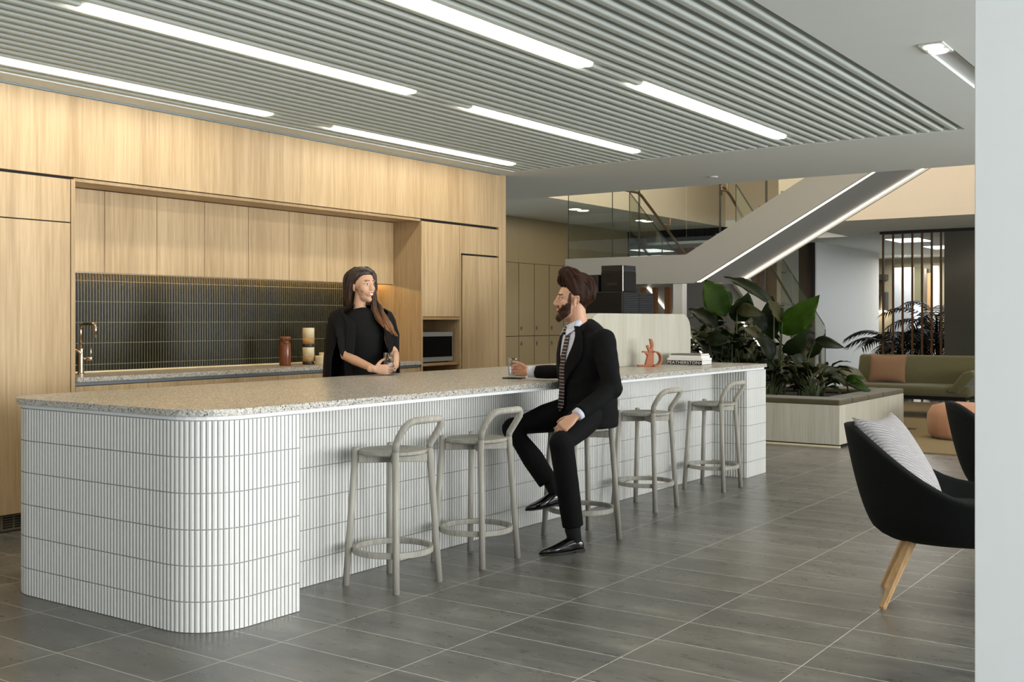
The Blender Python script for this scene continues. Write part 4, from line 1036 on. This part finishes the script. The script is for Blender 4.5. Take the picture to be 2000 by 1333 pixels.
def head_materials(me, c, R, male):
    Ri = R.transposed(); c = V3(c)
    for p in me.polygons:
        q = Ri @ (p.center-c)
        if q.length > .24: continue
        x, y, z = q; ay = abs(y); m = 0
        zm = z-ay*ay*16.0        # smile curve
        if x > .068:
            dy, dz = ay-.031, z-.0165
            open_ = (dy/.0135)**2+(dz/.0045)**2
            if open_ < 1 and x > .072:
                m = 4
                if ((ay-.031)/.0068)**2+(dz/.0046)**2 < 1: m = 5
            elif open_ < 1.9 and dz > 0: m = 6
            elif .012 < ay < .048 and abs(z-(.0385+.004*math.sin((ay-.012)/.036*PI))) < (.0028 if male else .0018)+.0010*(.048-ay)/.036: m = 6
            if (ay/.0225)**2+((zm+.0518)/.0112)**2 < 1 and x > .076:
                m = 2
                if (ay/.0190)**2+((zm+.0525)/.0052)**2 < 1: m = 3
        if male and m == 0:
            hb = (-.036-.9*max(0, .075-x)*0) if x > .08 else None
            beard = (z < .004-.75*(x-.03)+.006*math.sin(x*300) and x > .018 and z < -.01) or (abs(zm+.036) < .0055 and ay < .028 and x > .085) or (.020 < x < .042-.2*max(0, z) and -.03 < z < .05 and ay > .045)
            fade = z > (.030 - .55*(x+.02))-.045 and x < .03 and ay > .03 and z < .07 and not (-.04 < x < .012 and -.04 < z < .036 and ay > .074)
            if z < -.066-.6*(x-.02): beard = False
            if beard and q.z > -.115: m = 1
            elif fade and x < -.03 and z > -.04: m = 1
        p.material_index = m
def shell(me, region, disp, c, R, name, parent, mat):
    # lifts a patch of the head surface into a layer of hair
    Ri = R.transposed(); c = V3(c); V = me.vertices; L = [Ri @ (v.co-c) for v in V]; Nn = [Ri @ v.normal for v in V]
    keep = {}; fs = []
    H = [region(l) for l in L]
    for p in me.polygons:
        if all(H[i] > 0 for i in p.vertices): fs.append(tuple(p.vertices))
    for f in fs:
        for i in f: keep.setdefault(i, len(keep))
    vs = [None]*len(keep)
    for i, k in keep.items():
        vs[k] = c+R @ (L[i]+disp(L[i], Nn[i], H[i]))
    mb = MB(); mb.v = [tuple(v) for v in vs]; mb.f = [tuple(keep[i] for i in f) for f in fs]; mb.mi = [0]*len(fs)
    return mb.build(name, mat, parent, smooth=True, solid=.002)
def hand(mb, wrist, d, nrm, thumb, curls, spread=.0, k=1.0, thumb_dir=None, nails=None):
    d = V3(d).normalized(); nrm = V3(nrm); nrm = (nrm-d*nrm.dot(d)).normalized(); S = V3(thumb); S = (S-d*S.dot(d)-nrm*S.dot(nrm)).normalized()
    w = V3(wrist)
    mb.tube([w-d*.03, w+d*.005, w+d*.04*k, w+d*.088*k], [(.025*k, .019*k), (.026*k, .018*k), (.037*k, .0165*k), (.040*k, .0125*k)], 16, side=S)
    for j, (o, L) in enumerate(zip((.0300, .0100, -.0100, -.0290), (.074, .082, .076, .060))):
        p = w+d*(.085-.004*abs(j-1.2))*k+S*o*k; ang = 0; pts = [p-d*.01]; rad = [.0095*k]
        dd = (d+S*(spread*(1.5-j))).normalized()
        pts.append(p); rad.append(.0092*k)
        for q, fr in enumerate((.45, .30, .25)):
            ang += curls[j]*(.9, 1.1, .8)[q]; v = dd*math.cos(ang)+nrm*math.sin(ang); p = p+v*L*fr*k; pts.append(p); rad.append((.0084, .0076, .0066)[q]*k)
        mb.tube(pts, rad, 10)
        if nails is not None:
            up = (-nrm*math.cos(ang)+dd*math.sin(ang)); nails.ell(p-v*.004+up*.0055, (.0055, .0055, .004), None, 8, 6)
    td = V3(thumb_dir).normalized() if thumb_dir is not None else (S*.62+d*.62+nrm*.45).normalized()
    b = w+d*.02*k+S*.020*k+nrm*.004; p1 = b+(td*.8+S*.3).normalized()*.034*k; p2 = p1+td*.030*k; p3 = p2+(td*.75+d*.4+nrm*.25).normalized()*.026*k
    mb.tube([b-S*.008, b, p1, p2, p3], [.012*k, .0145*k, .0120*k, .0100*k, .0080*k], 10)

# ---------------- seated man
pm = thing('person', 'bearded person in black suit and striped tie seated on a bar stool', 'person', (5.56, 3.37, .655))
mf = V3((-.865, .502, 0)).normalized(); ml = V3((0, 0, 1)).cross(mf)
HC = V3((5.519, 3.403, 1.388)); HR = frame((-.60, .80, .03))
b = MB(); head_prims(b, HC, HR, True)
T = V3((5.592, 3.348, 0))
nk = HC+HR @ V3((-.03, 0, -.15))
b.tube([T+V3((0, 0, .72)), T+V3((0, 0, .9)), T+V3((0, 0, 1.08)), nk-V3((0, 0, .02))], [(.11, .08), (.10, .075), (.12, .08), (.06, .055)], 16, side=ml)
LW, RW = V3((5.205, 3.190, .752)), V3((5.598, 3.775, .962))
LE, RE = V3((5.432, 3.092, .890)), V3((5.70, 3.485, .965))
LS_, RS_ = V3((5.514, 3.196, 1.158)), V3((5.684, 3.496, 1.158))
b.tube([T+V3((0, 0, 1.12)), LS_, (LS_+LE)/2, LE, (LE+LW)/2, LW], [.045, .045, .036, .034, .030, .024], 12)
b.tube([T+V3((0, 0, 1.12)), RS_, (RS_+RE)/2, RE, (RE+RW)/2, RW], [.045, .045, .036, .034, .030, .024], 12)
LK, RK = V3((5.118, 3.232, .600)), V3((5.298, 3.678, .640))
LA, RA = V3((5.165, 3.190, .10)), V3((5.392, 3.455, .28))
for h, kn, an in ((V3((5.535, 3.29, .74)), LK, LA), (V3((5.62, 3.44, .74)), RK, RA)):
    b.tube([T+V3((0, 0, .76)), h, (h+kn)/2, kn, (kn+an)/2, an], [.07, .065, .055, .043, .038, .024], 12)
hand(b, LW+V3((-.012, .004, -.008)), (-.52, .42, -.50), (.18, .42, -.80), (.25, .75, .35), [.45, .5, .55, .6], k=1.02)
hand(b, RW+V3((.006, .01, .004)), (.42, .90, .02), (-.90, .42, 0), (0, 0, 1), [.85, .88, .88, .85], k=.98, thumb_dir=(-.55, .70, .35))
me = remesh(b, .0034, 4); head_materials(me, HC, HR, True)
bodym = obj_from(me, 'body', pm, [M_skinm, M_stub, M_lip, M_teeth, M_eyew, M_iris, M_brow])
# hair: swept-up top with short sides
def reg_m(l):
    x, y, z = l
    if l.length > .2: return -1
    h = z-.078+1.02*max(0, .050-x)-.25*max(0, x-.05)
    if -.030 < x < .012 and abs(y) > .068: h = min(h, z-.034)
    return h
def dis_m(l, n_, h):
    x, y, z = l; k = sstep(0, .012, h)
    top = sstep(.035, .095, z)*(1-.30*sstep(.04, .075, abs(y)))
    b_ = .046*math.exp(-((x-.050)/.055)**2)+.028*math.exp(-((x+.02)/.06)**2)+.010
    wave = .0045*math.sin(y*210+x*55+3*math.sin(x*60))+.006*noise.noise(V3((x*28, y*75, z*40)))
    back = sstep(-.04, -.09, x)*sstep(-.02, .05, z)
    return n_*(.004+.008*top+.014*back+wave*(top+back*.8))*k+V3((.26, 0, 1))*b_*top*k*(1+wave*18)
shell(me, reg_m, dis_m, HC, HR, 'hair', pm, M_hairm)
hb = MB(); rnd = random.Random(5)
def lockm(ctrl, j, r0, r1, cen, rot, n_=16, fl=.5, mbx=None):
    pts = [V3(p)+V3((rnd.uniform(-j, j), rnd.uniform(-j, j), rnd.uniform(-j, j))) for p in ctrl]; out = []
    for i in range(n_+1):
        t = i/n_*(len(pts)-1); k = min(int(t), len(pts)-2); u = t-k
        p0, p1, p2, p3 = pts[max(k-1, 0)], pts[k], pts[k+1], pts[min(k+2, len(pts)-1)]
        out.append(.5*((2*p1)+(p2-p0)*u+(2*p0-5*p1+4*p2-p3)*u*u+(3*p1-p0-3*p2+p3)*u**3))
    rad = [((r0+(r1-r0)*i/n_)*(1 if i/n_ < .8 else max(.15, 1-(i/n_-.8)/.2)),)*2 for i in range(n_+1)]
    (mbx or hb).tube([cen+rot @ p for p in out], [(a, b*fl) for a, b in rad], 7)
for i in range(90):
    y = rnd.uniform(-.062, .062); q = rnd.random(); e = 1-(abs(y)/.075)**2; e = max(e, .15)**.5
    lockm([(.066*e+.004-.05*q, y*.9, .088+.02*q), (.100*e-.05*q, y*.9, .116+.026*q*e), (.078-.05*q, y, .128+.042*e), (.015-.03*q, y*1.05, .125+.042*e), (-.055, y*1.08, .098+.034*e), (-.098, y*1.05, .060+.025*e), (-.118+.01*q, y, .018-.01*q)], .0045, .0060, .0040, HC, HR)
hb.build('hair_strands', M_hairm, pm, smooth=True)
def reg_b(l):
    x, y, z = l
    if l.length > .16 or z < -.112: return -1
    ay = abs(y); zm = z-ay*ay*16
    h = (-.002-.75*(x-.03))-z
    side = x-.020
    h = min(h, side, -.010-z)
    if x > .080 and ay < .025 and -.066 < zm < -.037: return -1
    if z < -.072-.62*(x-.02): return -1
    if x > .088 and z > -.0395: return -1
    if x > .075 and z > -.036 and ay > .02: return -1
    return h
def dis_b(l, n_, h):
    x, y, z = l; k = sstep(0, .018, h); a = .0008+.003*sstep(-.01, -.035, z)+.008*sstep(-.05, -.10, z)+.6*.003*noise.noise(V3((x*120, y*120, z*60)))
    return n_*a*k+V3((.004, 0, -.007))*sstep(-.07, -.10, z)*k
shell(me, reg_b, dis_b, HC, HR, 'beard', pm, M_beard)
# trousers
b = MB(); b.ell(T+V3((0, 0, .745)), (.15, .188, .088), frame(mf))
for h, kn, an, e in ((V3((5.535, 3.29, .745)), LK, V3((5.168, 3.190, .140)), 0), (V3((5.615, 3.435, .745)), RK, V3((5.375, 3.487, .335)), 1)):
    mid = (h+kn)/2+V3((0, 0, .004)); sm = kn*.45+an*.55
    b.tube([h, mid, kn+(kn-h).normalized()*.004, sm, an], [.098, .087, .071, .065, .059], 18, rnd=False)
    b.ell(kn, (.070, .070, .070), None, 16, 10)
me = remesh(b, .008, 4); obj_from(me, 'trousers', pm, [M_suit])
# jacket
JR = [(.652, .0, .190, .176), (.72, .0, .196, .178), (.80, 0, .188, .168), (.90, .006, .176, .156), (1.0, .010, .184, .158), (1.08, .014, .192, .150), (1.14, .014, .190, .138), (1.19, .018, .174, .122), (1.225, .030, .118, .094), (1.252, .046, .082, .076)]
b = MB(); b.tube([T+mf*o+V3((0, 0, z)) for z, o, w_, d_ in JR], [(w_, d_) for z, o, w_, d_ in JR], 28, side=ml, rnd=False)
# sleeves
def sleeve(b, S, E_, W_, r=(.070, .066, .058, .050, .043)):
    b.ell(S, (r[0]+.004,)*3, None, 16, 10); m1 = (S+E_)/2; e1 = E_*.6+W_*.4
    b.tube([S, m1, E_, e1, W_], list(r), 18, rnd=False); b.ell(E_, (r[2]+.002,)*3, None, 14, 8)
sleeve(b, LS_, LE, LE.lerp(LW, .90)); sleeve(b, RS_, RE, RE.lerp(RW, .86), (.066, .060, .050, .044, .040))
me = remesh(b, .008, 5)
for v in me.vertices:
    v.co += v.normal*(.005*noise.noise(v.co*8)+.0035*noise.noise(V3((v.co.x*14, v.co.y*14, v.co.z*26))))
obj_from(me, 'jacket', pm, [M_suit])
def jr(z):
    for (z0, o0, w0, d0), (z1, o1, w1, d1) in zip(JR, JR[1:]):
        if z0 <= z <= z1: t = (z-z0)/(z1-z0); return o0+(o1-o0)*t, w0+(w1-w0)*t, d0+(d1-d0)*t
    return JR[-1][1:]
def jsurf(z, ph, off=0):
    o, w_, d_ = jr(z); n_ = (mf*(math.cos(ph)/d_)+ml*(math.sin(ph)/w_)).normalized()
    return T+mf*(o+d_*math.cos(ph))+ml*(w_*math.sin(ph))+V3((0, 0, z))+n_*off
def strip(name, zs, f0, f1, off, mat, th=.003, n_=8, parent=pm):
    G = [[jsurf(z, f0(z)+(f1(z)-f0(z))*i/n_, off(z) if callable(off) else off) for i in range(n_+1)] for z in zs]
    return MB().grid(G).build(name, mat, parent, smooth=True, solid=th)
zs = [.80+.42*i/24 for i in range(25)]
vw = lambda z: .06+.36*sstep(.90, 1.22, z)
cp = lambda z: .15*sstep(.85, 1.2, z)
strip('shirt_front', [.90+.32*i/20 for i in range(21)], lambda z: cp(z)-vw(z), lambda z: cp(z)+vw(z), .007, M_shirt, .002)
strip('lapel', [.84+.405*i/20 for i in range(21)], lambda z: cp(z)+vw(z)-.03, lambda z: cp(z)+vw(z)+.10+.36*sstep(.86, 1.06, z)*(1-.55*sstep(1.06, 1.20, z)), lambda z: .013, M_suit, .004)
strip('lapel', [.84+.405*i/20 for i in range(21)], lambda z: cp(z)-vw(z)+.03, lambda z: cp(z)-vw(z)-.10-.36*sstep(.86, 1.06, z)*(1-.55*sstep(1.06, 1.20, z)), lambda z: .013, M_suit, .004)
tw = lambda z: (.0155+.009*sstep(1.15, .8, z))/.155
cp = lambda z: .15*sstep(.85, 1.2, z)
strip('tie', [.745, .76]+[.775+.445*i/24 for i in range(25)], lambda z: cp(z)-tw(z)*sstep(.74, .775, z), lambda z: cp(z)+tw(z)*sstep(.74, .775, z)+.02, lambda z: .014, M_tie, .004)
# collar and tie knot
ck = HC+HR @ V3((-.014, 0, -.128))
b = MB(); R_ = []
hf2 = (mf+(HR @ V3((1, 0, 0)))).normalized(); hl2 = V3((0, 0, 1)).cross(hf2)
G = []
for i in range(29):
    a = -PI*.93+2*PI*.93*i/28+PI; a2 = a
    cs, sn = math.cos(a), math.sin(a)
    # a = 0 is front
    back = (1-math.cos(a))/2
    top = ck+hf2*(.060*cs)+hl2*(.060*sn)+V3((0, 0, -.010+.064*back))
    bot = ck+hf2*(.068*cs+.010*(1-back))+hl2*(.070*sn)+V3((0, 0, -.058+.03*back))
    G.append([top, top.lerp(bot, .5), bot])
MB().grid(G).build('shirt_collar', M_shirt, pm, smooth=True, solid=.003)
G = []
for i in range(25):
    a = PI-PI*.62+2*PI*.62*i/24; cs, sn = math.cos(a), math.sin(a); back = (1-cs)/2
    G.append([ck+hf2*(r_*cs*.98)+hl2*(r_*sn)+V3((0, 0, z_+k_*back)) for r_, z_, k_ in ((.070, -.062, .082), (.078, -.062, .080), (.088, -.085, .078), (.096, -.110, .070))])
MB().grid(G).build('jacket_collar', M_suit, pm, smooth=True, solid=.004)
for s in (-1, 1):
    p0 = ck+hf2*.060+hl2*(s*.010)+V3((0, 0, -.012)); p1 = ck+hf2*.008+hl2*(s*.064)+V3((0, 0, .018)); p2 = ck+hf2*.018+hl2*(s*.080)+V3((0, 0, -.030)); p3 = ck+hf2*.074+hl2*(s*.060)+V3((0, 0, -.070))
    m = MB(); m.add([p0, p1, p2, p3], [(0, 1, 2, 3)]); m.build('collar_point', M_shirt, pm, solid=.004)
b = MB(); k0 = ck+hf2*.064+hl2*.020+V3((0, 0, -.028)); b.tube([k0, k0+V3((0, 0, -.03))+mf*.012], [(.015, .011), (.011, .010)], 14, side=hl2); b.build('tie_knot', M_tie, pm, smooth=True)
# cuffs
for a, c2 in ((LE, LW), (RE, RW)):
    d = (c2-a).normalized(); e0 = a.lerp(c2, .88 if c2 is LW else .84); MB().tube([e0, c2+d*.002], [.036, .034], 20, rnd=False).build('shirt_cuff', M_shirt, pm, smooth=True)
def shoe(name, heel, toe, root, ank, hem):
    heel, toe = V3(heel), V3(toe); X = (toe-heel); L = X.length; X.normalize(); Y = V3((0, 0, 1)).cross(X).normalized(); Z = X.cross(Y)
    def P(x, y, z): return heel+X*x*L/.285+Y*y+Z*z
    m = MB(); R = []
    for x, w_, h, zb in ((-.004, .020, .050, .018), (.004, .030, .068, .016), (.035, .034, .078, .016), (.075, .034, .086, .014), (.110, .036, .074, .011), (.150, .041, .058, .009), (.190, .042, .046, .009), (.230, .036, .037, .010), (.262, .024, .030, .012), (.284, .008, .022, .013)):
        ring = []
        for j in range(20):
            a = 2*PI*j/20; cy, cz = math.cos(a), math.sin(a)
            ring.append(P(x, w_*math.copysign(abs(cy)**.75, cy), zb+(h-zb)*(.5+.5*cz) if cz > 0 else zb+(h-zb)*.5*(1+max(cz*1.6, -1))))
        R.append(ring)
    m.rings(R); s = m.build(name, M_shoe, root, smooth=True, sub=1)
    m = MB(); out = [(-.006, .022), (.01, .033), (.05, .034), (.10, .033), (.15, .042), (.20, .043), (.24, .036), (.27, .022), (.288, .0)]
    poly = [(x, -w_) for x, w_ in out]+[(x, w_) for x, w_ in reversed(out[:-1])]
    vs = [P(x, y, .004 if x > .09 else .010) for x, y in poly]+[P(x, y, .012 if x > .09 else .018) for x, y in poly]; k = len(poly)
    m.add(vs, [tuple(range(k-1, -1, -1)), tuple(range(k, 2*k))]+[(i, (i+1) % k, k+(i+1) % k, k+i) for i in range(k)])
    vs = [P(x, y, z) for z in (0, .014) for x, y in ((-.004, -.028), (.062, -.032), (.062, .032), (-.004, .028))]
    m.add(vs, [(3, 2, 1, 0), (4, 5, 6, 7), (0, 1, 5, 4), (1, 2, 6, 5), (2, 3, 7, 6), (3, 0, 4, 7)]); m.build('sole', M_sole, s)
    m = MB()
    for x in (.098, .110, .122, .134): m.tube([P(x, -.014, .0765-.9*(x-.098)), P(x+.004, 0, .083-.9*(x-.098)), P(x, .014, .0765-.9*(x-.098))], .0018, 6)
    m.build('laces', M_sock, s)
    m = MB(); m.tube([P(.045, 0, .055), V3(ank)+V3((0, 0, .02)), V3(hem)], [(.036, .036), (.045, .044), (.047, .047)], 16, side=Y, rnd=False); m.build('sock', M_sock, root, smooth=True)
shoe('shoe', (5.218, 3.162, .001), (4.982, 3.290, .001), pm, LA, (5.168, 3.190, .18))
shoe('shoe', (5.440, 3.425, .205), (5.212, 3.535, .183), pm, RA, (5.378, 3.480, .36))

# ---------------- standing woman
pw = thing('person', 'long-haired person in black cape blazer standing behind the island holding a glass', 'person', (5.69, 5.24, 0))
wf = V3((-.42, -.906, 0)).normalized(); wl = V3((0, 0, 1)).cross(wf)
WC = V3((5.690, 5.236, 1.510)); WR = frame((-.07, -1, .02))
TW = V3((5.69, 5.24, 0))
b = MB(); head_prims(b, WC, WR, False)
nkw = WC+WR @ V3((-.03, 0, -.15))
b.tube([TW+V3((0, 0, .85)), TW+V3((0, 0, 1.0)), TW+V3((0, 0, 1.18)), TW+V3((0, 0, 1.30)), nkw+V3((0, 0, .0))], [(.12, .09), (.105, .075), (.120, .08), (.085, .05), (.05, .045)], 20, side=wl)
WRS, WLS = V3((5.537, 5.310, 1.284)), V3((5.842, 5.170, 1.284))
WRE, WLE = V3((5.485, 5.200, 1.035)), V3((5.808, 5.045, 1.045))
WRW, WLW = V3((5.418, 4.882, .958)), V3((5.617, 4.868, .972))
for S, E_, W_ in ((WRS, WRE, WRW), (WLS, WLE, WLW)):
    b.tube([TW+V3((0, 0, 1.25)), S, S.lerp(E_, .5), E_, E_.lerp(W_, .35), W_], [.045, .046, .038, .034, .033, .023], 14)
for s in (-1, 1):
    h = TW+wl*(s*.085)+V3((0, 0, .88)); b.tube([h, h+V3((0, 0, -.4))+wf*.01, h+V3((0, 0, -.80)), h+V3((0, 0, -.84))+wf*.10], [.075, .05, .033, .028], 12)
nm = MB()
hand(b, WRW, (.68, -.73, -.06), (.73, .68, 0), (0, 0, 1), [.30, .34, .34, .30], k=.90, nails=nm)
hand(b, WLW, (-.80, -.58, -.06), (-.58, .80, 0), (0, 0, 1), [.75, .80, .82, .80], k=.86, nails=nm)
me = remesh(b, .0034, 4); head_materials(me, WC, WR, False)
obj_from(me, 'body', pw, [M_skinw, M_stub, M_lip, M_teeth, M_eyew, M_iris, M_brow])
nm.build('nails', M_nail, pw, smooth=True)
def reg_w(l):
    x, y, z = l
    if l.length > .2: return -1
    h = z-.080+1.15*max(0, .056-x)-.1*max(0, x-.056)
    if -.034 < x < .012 and abs(y) > .07: h = min(h, z-.018)
    if z < -.06: return -1
    return h
def dis_w(l, n_, h):
    x, y, z = l; k = sstep(0, .014, h)
    return n_*(.010+.006*sstep(.06, .11, z)+.0007*math.sin(math.atan2(y, z)*60))*k
shell(me, reg_w, dis_w, WC, WR, 'hair_cap', pw, M_hairw)
rnd = random.Random(11); hb = MB()
def lock(ctrl, j, r0, r1, n_=18, fl=.42):
    pts = [V3(p)+V3((rnd.uniform(-j, j), rnd.uniform(-j, j), rnd.uniform(-j, j)*.4)) if 0 < i else V3(p)+V3((rnd.uniform(-j, j)*.4,)*3) for i, p in enumerate(ctrl)]
    out = []
    for i in range(n_+1):        # Catmull-Rom
        t = i/n_*(len(pts)-1); k = min(int(t), len(pts)-2); u = t-k
        p0, p1, p2, p3 = pts[max(k-1, 0)], pts[k], pts[k+1], pts[min(k+2, len(pts)-1)]
        out.append(.5*((2*p1)+(p2-p0)*u+(2*p0-5*p1+4*p2-p3)*u*u+(3*p1-p0-3*p2+p3)*u**3))
    rad = []
    for i in range(n_+1):
        s = i/n_; r = (r0+(r1-r0)*s)*(1 if s < .82 else max(.12, 1-(s-.82)/.18)); rad.append((r, r*fl))
    hb.tube([WC+WR @ p for p in out], rad, 8)
for i in range(46):     # her left: over the front of the shoulder
    y0 = rnd.uniform(-.005, .03); q = rnd.random()
    lock([(.035-.07*q, y0, .132-.010*q), (.046-.08*q, .062, .090), (.040-.075*q, .085, .010), (.030-.05*q, .088, -.075), (.075-.02*q, .085, -.140), (.128, .075, -.200), (.156, .085+.02*q, -.262), (.168+.012*q, .105+.05*q, -.320-.03*q)], .015, .0135, .0100)
for i in range(8):
    q = rnd.random(); lock([(.050, .085, -.10), (.110, .070, -.18), (.150, .055, -.24), (.155, .065, -.29), (.165, .085+.03*q, -.33)], .012, .010, .006)
for i in range(34):
    q = rnd.random(); lock([(.035-.04*q, .01, .130), (.045-.06*q, .064, .088), (.036-.05*q, .086, .0), (.030, .080, -.055), (.050, .058, -.105), (.080, .030+.02*q, -.155), (.118, .022+.03*q, -.205), (.152, .040+.04*q, -.262), (.166, .070+.05*q, -.305-.03*q)], .012, .0135, .0100)
for i in range(26):     # her right: behind the shoulder
    q = rnd.random()
    lock([(.030-.05*q, .0-.02*q, .128-.008*q), (.030-.07*q, -.062, .085), (.0-.06*q, -.086, .020), (-.030-.03*q, -.086, -.040), (-.052-.03*q, -.080, -.100), (-.085-.03*q, -.075, -.155), (-.12-.02*q, -.085, -.20)], .009, .0125, .008)
for i in range(22):     # back
    q = rnd.uniform(-1, 1)
    lock([(-.04, .03*q, .130), (-.09, .06*q, .09), (-.113, .070*q, .02), (-.110, .072*q, -.06), (-.105, .075*q, -.14), (-.12, .08*q, -.20)], .008, .014, .010)
hb.build('long_hair', M_hairw, pw, smooth=True)
# dress and trousers
WRr = [(.80, 0, .168, .118), (.92, 0, .158, .112), (1.02, .004, .138, .104), (1.10, .010, .146, .116), (1.17, .014, .156, .122), (1.24, .004, .160, .102), (1.285, -.004, .172, .094), (1.318, -.006, .145, .088), (1.345, -.018, .072, .064)]
b = MB(); b.tube([TW+wf*o+V3((0, 0, z)) for z, o, w_, d_ in WRr], [(w_, d_) for z, o, w_, d_ in WRr], 28, side=wl, rnd=False)
me = remesh(b, .008, 3); obj_from(me, 'black_top', pw, [M_cape])
b = MB(); b.ell(TW+V3((0, 0, .84)), (.115, .17, .10), frame(wf))
for s in (-1, 1):
    h = TW+wl*(s*.085)+V3((0, 0, .84)); b.tube([h, h+V3((0, 0, -.38))+wf*.01, h+V3((0, 0, -.78))], [.092, .066, .062], 16, rnd=False)
me = remesh(b, .010, 3); obj_from(me, 'trousers', pw, [M_cape])
for s in (-1, 1):
    hl = TW+wl*(s*.085)-wf*.05; shoe('shoe', tuple(hl+V3((0, 0, .001))), tuple(hl+wf*.24+V3((0, 0, .001))), pw, hl+wf*.05+V3((0, 0, .09)), hl+wf*.05+V3((0, 0, .14)))
# cape blazer
CR = [(1.385, -.030, .058, .060), (1.374, -.022, .105, .076), (1.360, -.012, .170, .092), (1.335, -.004, .218, .108), (1.28, 0, .244, .134), (1.15, 0, .262, .165), (1.0, 0, .272, .168), (.86, 0, .278, .172), (.78, 0, .288, .180)]
def csurf(z, ph, off=0):
    for (z0, o0, w0, d0), (z1, o1, w1, d1) in zip(CR[1:], CR):
        if z0 <= z <= z1: t = (z-z0)/(z1-z0); o, w_, d_ = o0+(o1-o0)*t, w0+(w1-w0)*t, d0+(d1-d0)*t; break
    else: _, o, w_, d_ = CR[0]
    rip = 1+(.018*math.sin(ph*9+1)*sstep(1.25, .9, z))
    return TW+wf*(o+(d_*rip+off)*math.cos(ph))+wl*((w_*rip+off)*math.sin(ph))+V3((0, 0, z))
zl = [1.385, 1.38, 1.374, 1.367, 1.360, 1.348, 1.335, 1.31, 1.28, 1.25, 1.22, 1.18, 1.14, 1.10, 1.06, 1.02, .98, .94, .90, .86, .82, .78]
D2 = math.radians
G = []
for z in zl:
    e = D2(76-20*sstep(1.30, 1.20, z)+10*sstep(1.17, 1.0, z)); G.append([csurf(z, e+(2*PI-2*e)*i/48) for i in range(49)])
MB().grid(G).build('cape_back', M_cape, pw, smooth=True, solid=.006)
for s in (-1, 1):
    G = []
    for z in zl:
        a = D2(78-22*sstep(1.30, 1.20, z)-8*sstep(1.20, 1.12, z)-9*sstep(1.08, 1.0, z)); i0 = D2(62 if z > 1.37 else 26+30*sstep(1.25, 1.375, z)+(4 if s < 0 else 10)*sstep(1.2, .9, z))
        G.append([csurf(z, s*(i0+(a-i0)*i/14), .003+.030*sstep(.5, 1, i/14)*sstep(1.28, 1.16, z)*sstep(.98, 1.05, z)) for i in range(15)])
    MB().grid(G).build('cape_front', M_cape, pw, smooth=True, solid=.006)
    G = []
    for z in [1.385-.013*i for i in range(17)]+[1.14, 1.08, 1.0, .92, .84, .78]:
        i0 = D2(56 if z > 1.37 else 24+30*sstep(1.25, 1.375, z)); w_ = D2(8+8*sstep(1.33, 1.26, z)-6*sstep(1.1, .85, z)); i0 += D2((4 if s < 0 else 10)*sstep(1.2, .9, z))
        G.append([csurf(z, s*(i0+w_*i/6), .010) for i in range(7)])
    MB().grid(G).build('cape_lapel', M_cape, pw, smooth=True, solid=.004)
# ================================================================== LIGHT
w = bpy.data.worlds.new('world'); scene.world = w; w.use_nodes = True
bg = w.node_tree.nodes['Background']; bg.inputs[0].default_value = (.93, .97, 1.0, 1); bg.inputs[1].default_value = .42
def area(name, loc, rot, sx, sy, power, col):
    l = bpy.data.lights.new(name, 'AREA'); l.shape = 'RECTANGLE'; l.size = sx; l.size_y = sy; l.energy = power; l.color = col
    o = bpy.data.objects.new(name, l); C.objects.link(o); o.location = loc; o.rotation_euler = rot; return o
# daylight through the window wall on the right
area('window_daylight', (6.5, -4.9, 1.5), (PI/2+.40, 0, 0), 9.0, 2.2, 470, (.97, .98, 1.0))
area('window_daylight_near', (0.0, -4.9, 1.5), (PI/2+.35, 0, 0), 3.6, 2.2, 270, (.96, .98, 1.0))  # extra area light, added to brighten the pale wall end
area('window_daylight_far', (14, -4.9, 1.5), (PI/2, 0, 0), 4.0, 2.2, 28, (.93, .97, 1.0))
# warm light well above the stair
area('atrium_lamp', (13.2, 2.5, 5.4), (0, 0, 0), 3.5, 5, 115, (1, .91, .80))
area('atrium_lamp_left', (14.0, 6.6, 5.4), (0, 0, 0), 4, 2, 100, (1, .91, .80))  # added fill that lifts the left part of the beige wall
area('corridor_lamp', (14.5, 9.3, 2.95), (0, 0, 0), 4.0, .4, 14, (1, .88, .70))
area('lounge_lamp', (12.5, 3.2, 4.8), (0, 0, 0), 1.0, 1.0, 6, (1, .82, .6))
area('far_room_lamp', (21.5, 4.3, 2.6), (0, 0, 0), 3, 2.5, 36, (.92, .96, 1))
area('far_room_lamp_end', (24.8, 6.0, 2.6), (0, 0, 0), 1.5, 2, 60, (1, .95, .88))
def spot(name, loc, to, power, angle, col, blend=.5):
    l = bpy.data.lights.new(name, 'SPOT'); l.energy = power; l.spot_size = math.radians(angle); l.spot_blend = blend; l.color = col; l.shadow_soft_size = .04
    o = bpy.data.objects.new(name, l); C.objects.link(o); o.location = loc; d = V3(to)-V3(loc); o.rotation_euler = d.to_track_quat('-Z', 'Y').to_euler(); return o
spot('twin_downlight_beam', (5.98, 1.467, 2.66), (5.98, 1.47, 0), 25, 60, (1, .93, .8))
